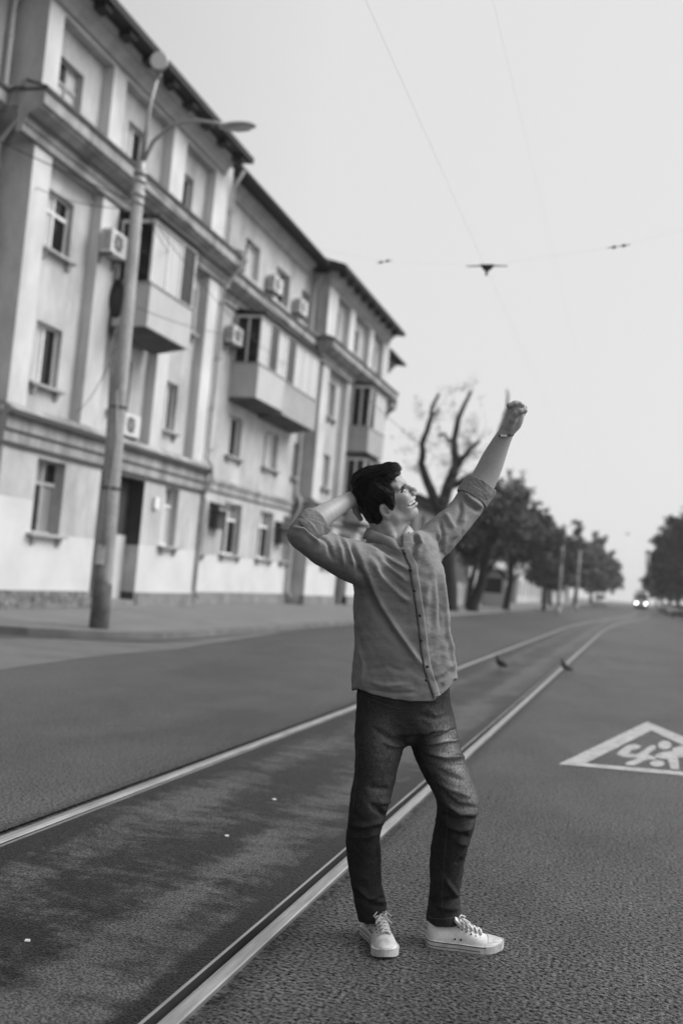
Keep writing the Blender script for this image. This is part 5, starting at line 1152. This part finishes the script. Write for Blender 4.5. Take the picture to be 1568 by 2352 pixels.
# --- hair
def hairmesh():
    lo, hi = bounds([hp(-.17, .19, .13), hp(.15, .19, -.13), hp(-.17, -.16, -.13), hp(.14, -.16, .13)], .02)
    A = Field(lo, hi, .0026)
    def cut(X):
        w = [X[i]-HO[i] for i in range(3)]; f_ = sum(w[i]*hf[i] for i in range(3)); u_ = sum(w[i]*hu[i] for i in range(3)); s_ = sum(w[i]*hs[i] for i in range(3))
        fl = np.interp(u_, [-.15, -.10, -.066, -.050, -.040, -.028, -.002, .018, .045, .074, .10, .16], [-.058, -.052, -.036, -.030, .012, .030, .038, .062, .084, .104, .116, .122])
        fl = fl+.012*(1-np.clip(np.abs(s_)/.06, 0, 1))+.004*np.sin(u_*260)*np.clip((u_-.0)/.05, 0, 1)
        return (f_-fl)*.8
    lo_, hi_ = A.lo, A.lo+A.h*A.n
    A.ell(hp(-.015, .047, 0), (.088, .088, .086), HR, .01); A.ell(hp(-.034, .069, 0), (.066, .068, .074), HR, .01); A.ell(hp(.042, .072, .0), (.070, .044, .070), HR, .012); A.ell(hp(-.048, .02, 0), (.054, .085, .076), HR, .012)
    A.loft([(hp(-.043, -.03, 0), .056, .075), (hp(-.05, -.09, 0), .043, .060), (hp(-.045, -.128, 0), .030, .048)], k=.02)
    for s in (-1, 1): A.loft([(hp(.03, .03, s*.064), .024, .014), (hp(.022, -.02, s*.070), .016, .010), (hp(.018, -.044, s*.072), .010, .007)], k=.012)
    sl, X = A.sub(A.lo, A.lo+A.h*A.n); A.D[sl] = np.maximum(A.D[sl], cut(X).astype(np.float32))
    for s in (-1, 1): A.ell(hp(-.010, -.052, s*.086), (.021, .026, .022), HR, .006, 's')
    return A.mesh()
V, Fq = hairmesh(); N_ = vnormals(V, Fq)
w = (V-HO); f_, u_, s_ = w @ hf, w @ hu, w @ hs
st_ = np.sin(s_*420+f_*90+3*np.sin(f_*40+u_*25))*.0008+np.sin(u_*330+f_*160+2*np.sin(f_*55))*.0006+np.sin(f_*120-u_*170+s_*60)*.0008
V = V+N_*st_[:, None]
ho = None
HBV = bvh(V, Fq); VV = [V]; FF = [Fq]; base = len(V)
rh = random.Random(5)
for k in range(2600):                                        # single locks, swept from the crown to the forehead
    u00 = rh.uniform(-.6, 1); f00 = rh.uniform(-.10, .085); s00 = rh.uniform(-.085, .085)
    p = Vector(hp(f00, .055+.13*max(0, u00), s00)) if u00 > .1 else Vector(hp(rh.uniform(-.11, .075), rh.uniform(-.06, .10), rh.choice((-1, 1))*.1))
    d = Vector(hf*.9-hu*.10+hs*rh.uniform(-.3, .3)) if u00 > .1 else Vector(hf*.35-hu*.9)
    L = rh.uniform(.03, .06); pts = []; r0 = rh.uniform(.0007, .0015); lift = rh.uniform(.0003, .0045)
    for j in range(6):
        h = HBV.find_nearest(p)
        if h[0] is None: break
        n = h[1]; q = h[0]+n*(lift*(.3+j/5*1.2)); pts.append(np.array(q)); dt = (d-n*d.dot(n)).normalized(); p = h[0]+dt*L/5+Vector((0, 0, 0))
    if len(pts) < 6: continue
    pts[-1] = pts[-1]+np.array(d.normalized())*.006
    q_ = (np.array(pts[-1])-HO); ff_, uu_ = q_ @ hf, q_ @ hu
    if uu_ < .06 and ff_ > np.interp(uu_, [-.05, -.03, 0, .018, .06], [.0, .026, .034, .058, .09])+.012: continue
    m_ = MB(); m_.tube(pts, [r0, r0, r0, r0*.9, r0*.7, r0*.2], 4, cap=False); VV.append(np.array([tuple(x) for x in m_.v])); FF.append(np.array(m_.f)+base); base += len(m_.v)
ho = pchild('hair', np.concatenate(VV), np.concatenate(FF), M_hair)
def hpart(name, fn, h, lo, hi, m, parent=None):
    A = Field(*bounds([lo, hi], .02), h); fn(A); v, f = A.mesh(); return pchild(name, v, f, m, parent=parent)
for s in (1, -1):
    o = hpart('eye', lambda A: A.ell(hp(.0795, -.0035, s*.032), (.0125, .0125, .0125), HR, 0), .0012, hp(.06, -.02, s*.032), hp(.1, .02, s*.032), M_eye)
    hpart('iris', lambda A: A.ell(hp(.0895, -.001, s*.033), (.0038, .0055, .0055), HR, 0), .0009, hp(.08, -.01, s*.033), hp(.1, .01, s*.033), M_iris, o)
    hpart('eyelid', lambda A: A.loft([(hp(.0880, .0060, s*.019), .0026, .0026), (hp(.0920, .0052, s*.031), .0040, .0036), (hp(.0815, -.0010, s*.046), .0018, .0018), (hp(.074, -.007, s*.053), .0009, .0009)], k=0, sub=3), .0011, hp(.06, -.02, s*.02), hp(.1, .02, s*.045), M_lash)
    hpart('eyelid', lambda A: A.loft([(hp(.086, -.0060, s*.022), .0034, .0034), (hp(.0866, -.0066, s*.033), .0046, .0046), (hp(.078, -.0065, s*.045), .0036, .0036)], k=0, sub=3), .0011, hp(.06, -.02, s*.02), hp(.1, .02, s*.045), M_skin)
    hpart('eyebrow', lambda A: A.loft([(hp(.0972, .0100, s*.012), .0032, .0032), (hp(.0948, .0122, s*.027), .0030, .0030), (hp(.0848, .0125, s*.045), .0018, .0018), (hp(.0735, .006, s*.055), .0010, .0010)], k=0, sub=3), .0014, hp(.06, .0, s*.005), hp(.11, .045, s*.06), M_hair)
hpart('teeth', lambda A: A.loft([(hp(.076, -.0625, -.033), .0050, .003), (hp(.084, -.0625, -.022), .0060, .003), (hp(.0955, -.0625, -.010), .0065, .003), (hp(.0985, -.0630, 0), .0068, .003), (hp(.0955, -.0625, .010), .0065, .003), (hp(.084, -.0625, .022), .0060, .003), (hp(.076, -.0625, .033), .0050, .003)], Zc=hu*0+hf, k=0, sub=3), .0013, hp(.05, -.08, -.045), hp(.11, -.05, .045), M_teeth)
hpart('mouth', lambda A: A.ell(hp(.062, -.067, 0), (.024, .011, .041), HR, 0), .0016, hp(.04, -.09, -.04), hp(.1, -.05, .04), M_iris)
# --- bracelet
def bracelet(A):
    c0, c1 = K(1159.5, 1003, .209), K(1159, 998, .209)
    A.loft([(c0, .0356, .0335), (c1, .0354, .0330)], k=0, flat=(True, True)); 
v, f = limbmesh(.0018, bracelet, [K(1135, 985, .17), K(1185, 1012, .25)], .02); br = pchild('bracelet', v, f, M_brace)
c = K(1156, 1000.5, .1735); mbx = MB(); mbx.box(-.0135, .0135, -.0042, .0042, -.002, .003)
R_ = Matrix.Rotation(math.radians(0), 3, 'Z'); vv = np.array([np.array(R_ @ Vector(q)) for q in mbx.v])+c; bp = meshobj('plate', toworld(vv)-gp, mbx.f, M_plate, br)
# --- sneakers, built along their own length (l), width (w) and height (h)
def shoe(toe, heel, side, roll=0.0):
    t = np.array(toe); h = np.array(heel); ax = (t-h)[:2]; Ls = np.linalg.norm(ax); ax = np.array([ax[0], ax[1], 0])/Ls; k = Ls/.295
    wv = 1.08*np.array([ax[1], -ax[0], 0])                      # to the right of the foot
    def W3(P): P = np.asarray(P, float); return h+P[:, :1]*k*ax+P[:, 1:2]*wv+P[:, 2:3]*np.array([0, 0, 1.0])-gp
    ls = np.concatenate([np.linspace(0, .03, 9), np.linspace(.04, .22, 19), np.linspace(.2275, .295, 20)])
    hw = np.interp(ls, [.03, .07, .12, .165, .21, .225], [.037, .0375, .0345, .041, .0470, .0475])
    hw = np.where(ls > .225, .0475*np.sqrt(np.clip(1-(np.clip(ls-.225, 0, 1)/.0703)**2.3, 0.003, 1)), hw); hw = np.where(ls < .03, .037*np.sqrt(np.clip(1-(np.clip(.03-ls, 0, 1)/.0303)**2.3, .003, 1)), hw)
    bend = side*.012*np.sin(np.clip(ls/.295, 0, 1)*math.pi)*-1+side*.010*np.clip((ls-.2)/.095, 0, 1)   # feet curve inward at the toe
    lift = .012*np.clip((ls-.225)/.07, 0, 1)**2
    def ringmesh(fz, n, off=0.0):
        pass
    top = np.interp(ls, [0, .02, .06, .10, .125, .16, .20, .235, .265, .285, .295], [.086, .088, .079, .082, .094, .078, .063, .053, .045, .037, .029])
    # upper: half-rings from the sole line over the foot
    V_ = []; n = 22
    for i, l in enumerate(ls):
        zb = .018+lift[i]
        for j in range(n+1):
            a = math.pi*j/n; cx, sz = math.cos(a), math.sin(a); e = .62 if l < .2 else .72
            wj = (hw[i]-.004)*math.copysign(abs(cx)**e, cx)*(1-.30*(sz**2)*(1 if l < .16 else .5)); V_.append((l, wj+bend[i], zb+(top[i]-zb+lift[i]*.5)*sz**.85))
    fs = [(i*(n+1)+j, i*(n+1)+j+1, (i+1)*(n+1)+j+1, (i+1)*(n+1)+j) for i in range(len(ls)-1) for j in range(n)]
    up = meshobj('sneaker', W3(V_), fs, M_canvas, man, True)
    up.data.update()
    def band(name, z0, z1, off, m, l0=-1, l1=1, thick=.006):
        o = [i for i in range(len(ls)) if l0 <= ls[i] <= l1]; pr = [(ls[i], hw[i], bend[i], lift[i]) for i in o]
        pts = []
        nx = [math.atan2(1, 0)]*len(pr)
        for sgn in (1, -1):
            seq = pr if sgn > 0 else pr[::-1]
            for l, w_, b_, li in seq: pts.append((l+(off if l > .28 else (-off if l < .012 else 0)), sgn*(w_+off)+b_, li))
        V2 = [(a, b, z0+c) for a, b, c in pts]+[(a, b, z1+c) for a, b, c in pts]; n2 = len(pts); f2 = [(i, (i+1) % n2, n2+(i+1) % n2, n2+i) for i in range(n2)]
        f2 += [(i, i+1, n2-2-i, n2-1-i) for i in range(len(pr)-1)]+[(n2+i, n2+n2-1-i, n2+n2-2-i, n2+i+1) for i in range(len(pr)-1)]
        o_ = meshobj(name, W3(V2), f2, m, up, False); return o_
    band('sole', .0, .0272, .0020, M_rubber); band('sole_stripe', .0225, .0252, .0026, M_stripe); band('sole_stripe', .0075, .0100, .0026, M_stripe, l1=.205)
    band('toe_bumper', .001, .0282, .0032, M_rubber, l0=.212)
    # toe cap, tongue, laces, eyelets
    B = bvh(np.array(W3(V_)), np.array(fs))
    def on(l, w_, lift_=.002):
        p0 = Vector(W3([(l, w_, .2)])[0]); hh = B.ray_cast(p0, Vector((0, 0, -1)))
        if hh[0] is None: return None
        return np.array(hh[0])+np.array([0, 0, lift_])
    cap = [[on(l, w_*.039*sc_+bendl, .0022) for w_ in np.linspace(-1, 1, 9)] for l, sc_, bendl in [(x, math.sqrt(max(.02, 1-((x-.228)/.064)**2))*.95, float(np.interp(x, ls, bend))) for x in np.linspace(.232, .288, 9)]]
    if all(p is not None for r_ in cap for p in r_):
        cv = np.array(cap).reshape(-1, 3); cf = [(i*9+j, i*9+j+1, (i+1)*9+j+1, (i+1)*9+j) for i in range(8) for j in range(8)]; meshobj('toe_cap', cv, cf, M_rubber, up, True)
    tg = MB(); c_ = float(np.interp(.14, ls, bend)); tv = []
    for l, z, w_ in ((.205, .066, .016), (.17, .078, .019), (.14, .094, .022), (.118, .108, .025), (.104, .122, .026), (.101, .126, .024)):
        for j in range(7): x = -1+j/3; tv.append((l, c_+x*w_, z-.010*x*x))
    meshobj('tongue', W3(tv+[(a-.004, b, c-.006) for a, b, c in tv]), [(i*7+j, i*7+j+1, (i+1)*7+j+1, (i+1)*7+j) for i in range(5) for j in range(6)]+[(42+i*7+j, 42+(i+1)*7+j, 42+(i+1)*7+j+1, 42+i*7+j+1) for i in range(5) for j in range(6)], M_canvas, up, True)
    lace = MB(); eye = MB(); LS = [.205, .187, .169, .151, .134, .120]
    for i, l in enumerate(LS):
        zc = np.interp(l, [.1, .13, .16, .2, .21], [.112, .098, .085, .071, .067]); cb = float(np.interp(l, ls, bend)); we = .019+.003*i/5
        pts = [(l, cb+x*we, zc+.006-.013*x*x) for x in np.linspace(-1, 1, 7)]; lace.tube(W3(pts), .0032, 6)
        if i < 5:
            l2 = LS[i+1]; z2_ = np.interp(l2, [.1, .13, .16, .2, .21], [.112, .098, .085, .071, .067])
            for sg in (-1, 1): lace.tube(W3([(l+(l2-l)*t_, cb+sg*we*(1-2*t_), zc+(z2_-zc)*t_+.0085-.012*(1-2*t_)**2) for t_ in np.linspace(0, 1, 6)]), .0028, 6)
        for sg in (-1, 1):
            e = W3([(l-.004, cb+sg*(we+.006), zc-.0165)])[0]; eye.ball(e, .0036, 8, 6)
    for sg in (-1, 1):                                     # the bow
        l = LS[-1]-.004; lace.tube(W3([(l, c_, .112), (l+.012, c_+sg*.018, .118), (l+.03, c_+sg*.034, .108), (l+.022, c_+sg*.026, .100), (l+.004, c_+sg*.004, .108)]), .0028, 6)
        lace.tube(W3([(l, c_, .112), (l+.03, c_+sg*.012, .104), (l+.05, c_+sg*.03, .088)]), .0026, 6)
    lace.build('lace', M_canvas, up, True); eye.build('eyelets', M_stripe, up, True)
    vt = MB(); cb = float(np.interp(.1, ls, bend))
    for l in (.105, .128):
        for sg in (-1, 1): e = W3([(l, sg*(np.interp(l, ls, hw)-.0045)+float(np.interp(l, ls, bend)), .042)])[0]; vt.ball(e, .0042, 8, 6)
    vt.build('vent_eyelets', M_stripe, up, True)
    return up
shoe((-.785, 3.712, .0), (-.935, 3.965, .0), 1); shoe((-.405, 4.035, .0), (-.695, 3.955, .0), -1)
# ------------------------------------------------------------------ pigeons and litter
M_bird = mat('pigeon_feathers', .014, .7, var=.5, scale=25); M_birdw = mat('pale_feathers', .16, .7)
def pigeon(x, y, rz, lab, pale):
    r = empty('pigeon', (x, y, .004), rz); tag(r, lab, 'bird', None); r.scale = (.85, .85, .95)
    A = Field((-.2, -.1, -.01), (.2, .1, .32), .005)
    def nd(L): return [(np.array(a), b, c) for a, b, c in L]
    A.loft(nd([((-.15, 0, .085), .022, .010), ((-.09, 0, .105), .040, .028), ((-.02, 0, .13), .056, .052), ((.05, 0, .155), .050, .052), ((.085, 0, .195), .030, .032), ((.095, 0, .235), .021, .022)]), Zc=(0, 0, 1), k=.01)
    A.ell((.105, 0, .255), (.026, .020, .022), None, .012); v, f = A.mesh(); b = fastmesh('body', v, f, M_bird, r)
    m = MB(); m.tube([(.128, 0, .252), (.15, 0, .244)], [.006, .001], 6); m.build('beak', M_stripe, r)
    for s in (-1, 1):
        A = Field((-.2, s*.05-.05, .04), (.1, s*.05+.05, .24), .005); A.loft(nd([((.05, s*.046, .165), .030, .010), ((-.03, s*.052, .145), .038, .010), ((-.10, s*.040, .118), .022, .008), ((-.16, s*.022, .1), .008, .005)]), Zc=(0, 1, 0), k=.004); v, f = A.mesh(); fastmesh('wing', v, f, M_birdw if pale else M_bird, r)
        m = MB(); m.tube([(.0, s*.02, .09), (.01, s*.022, .045), (.0, s*.024, .004)], .005, 6)
        for a in (-.5, 0, .5): m.tube([(.0, s*.024, .004), (.03*math.cos(a), s*.024+.03*math.sin(a), .003)], .003, 5)
        m.build('leg', M_birdw, r)
    return r
q = onz(1148, 1541); pigeon(q[0], q[1], math.radians(150), 'dark pigeon walking on the track bed between the rails', False)
q = onz(1299, 1549); pigeon(q[0], q[1], math.radians(200), 'pigeon with pale wings standing just right of the right rail', True)
rs = random.Random(9)
for vx, vy, s, lab in ((63, 2163, .022, 'white paper scrap nearest the bottom left corner'), (629, 1837, .028, 'white paper scrap between the rails left of the man, the farther one'), (520, 1921, .024, 'thin white paper scrap between the rails, nearer to the left rail'), (1120, 1834, .014, 'small dark scrap on the road just right of the bent knee')):
    q = onz(vx, vy); s *= .65; m = MB(); n = 9; ring = [(s*(.6+.6*rs.random())*math.cos(6.283*k/n), s*(.5+.5*rs.random())*math.sin(6.283*k/n)) for k in range(n)]
    m.add([(a, b, .0) for a, b in ring]+[(a*.9, b*.9, (.0015+.004*rs.random())) for a, b in ring], [(k, (k+1) % n, n+(k+1) % n, n+k) for k in range(n)]+[tuple(range(n, 2*n))])
    o = m.build('paper_scrap' if vx != 1120 else 'litter_scrap', M_paper if vx != 1120 else M_dark); o.location = (q[0], q[1], .003); tag(o, lab, 'litter')
# ------------------------------------------------------------------ the air: a thin even haze over the whole street
hz = MB(); hz.box(-310, 310, -70, 910, -1.1, 19.0)
M_haze = bpy.data.materials.new('haze'); M_haze.use_nodes = True; t_ = M_haze.node_tree; t_.nodes.clear()
vo = t_.nodes.new('ShaderNodeVolumePrincipled'); vo.inputs['Color'].default_value = (.95, .95, .95, 1); vo.inputs['Density'].default_value = .0005; vo.inputs['Anisotropy'].default_value = .3
om = t_.nodes.new('ShaderNodeOutputMaterial'); t_.links.new(vo.outputs[0], om.inputs['Volume'])
tag(hz.build('haze', M_haze), kind='stuff')
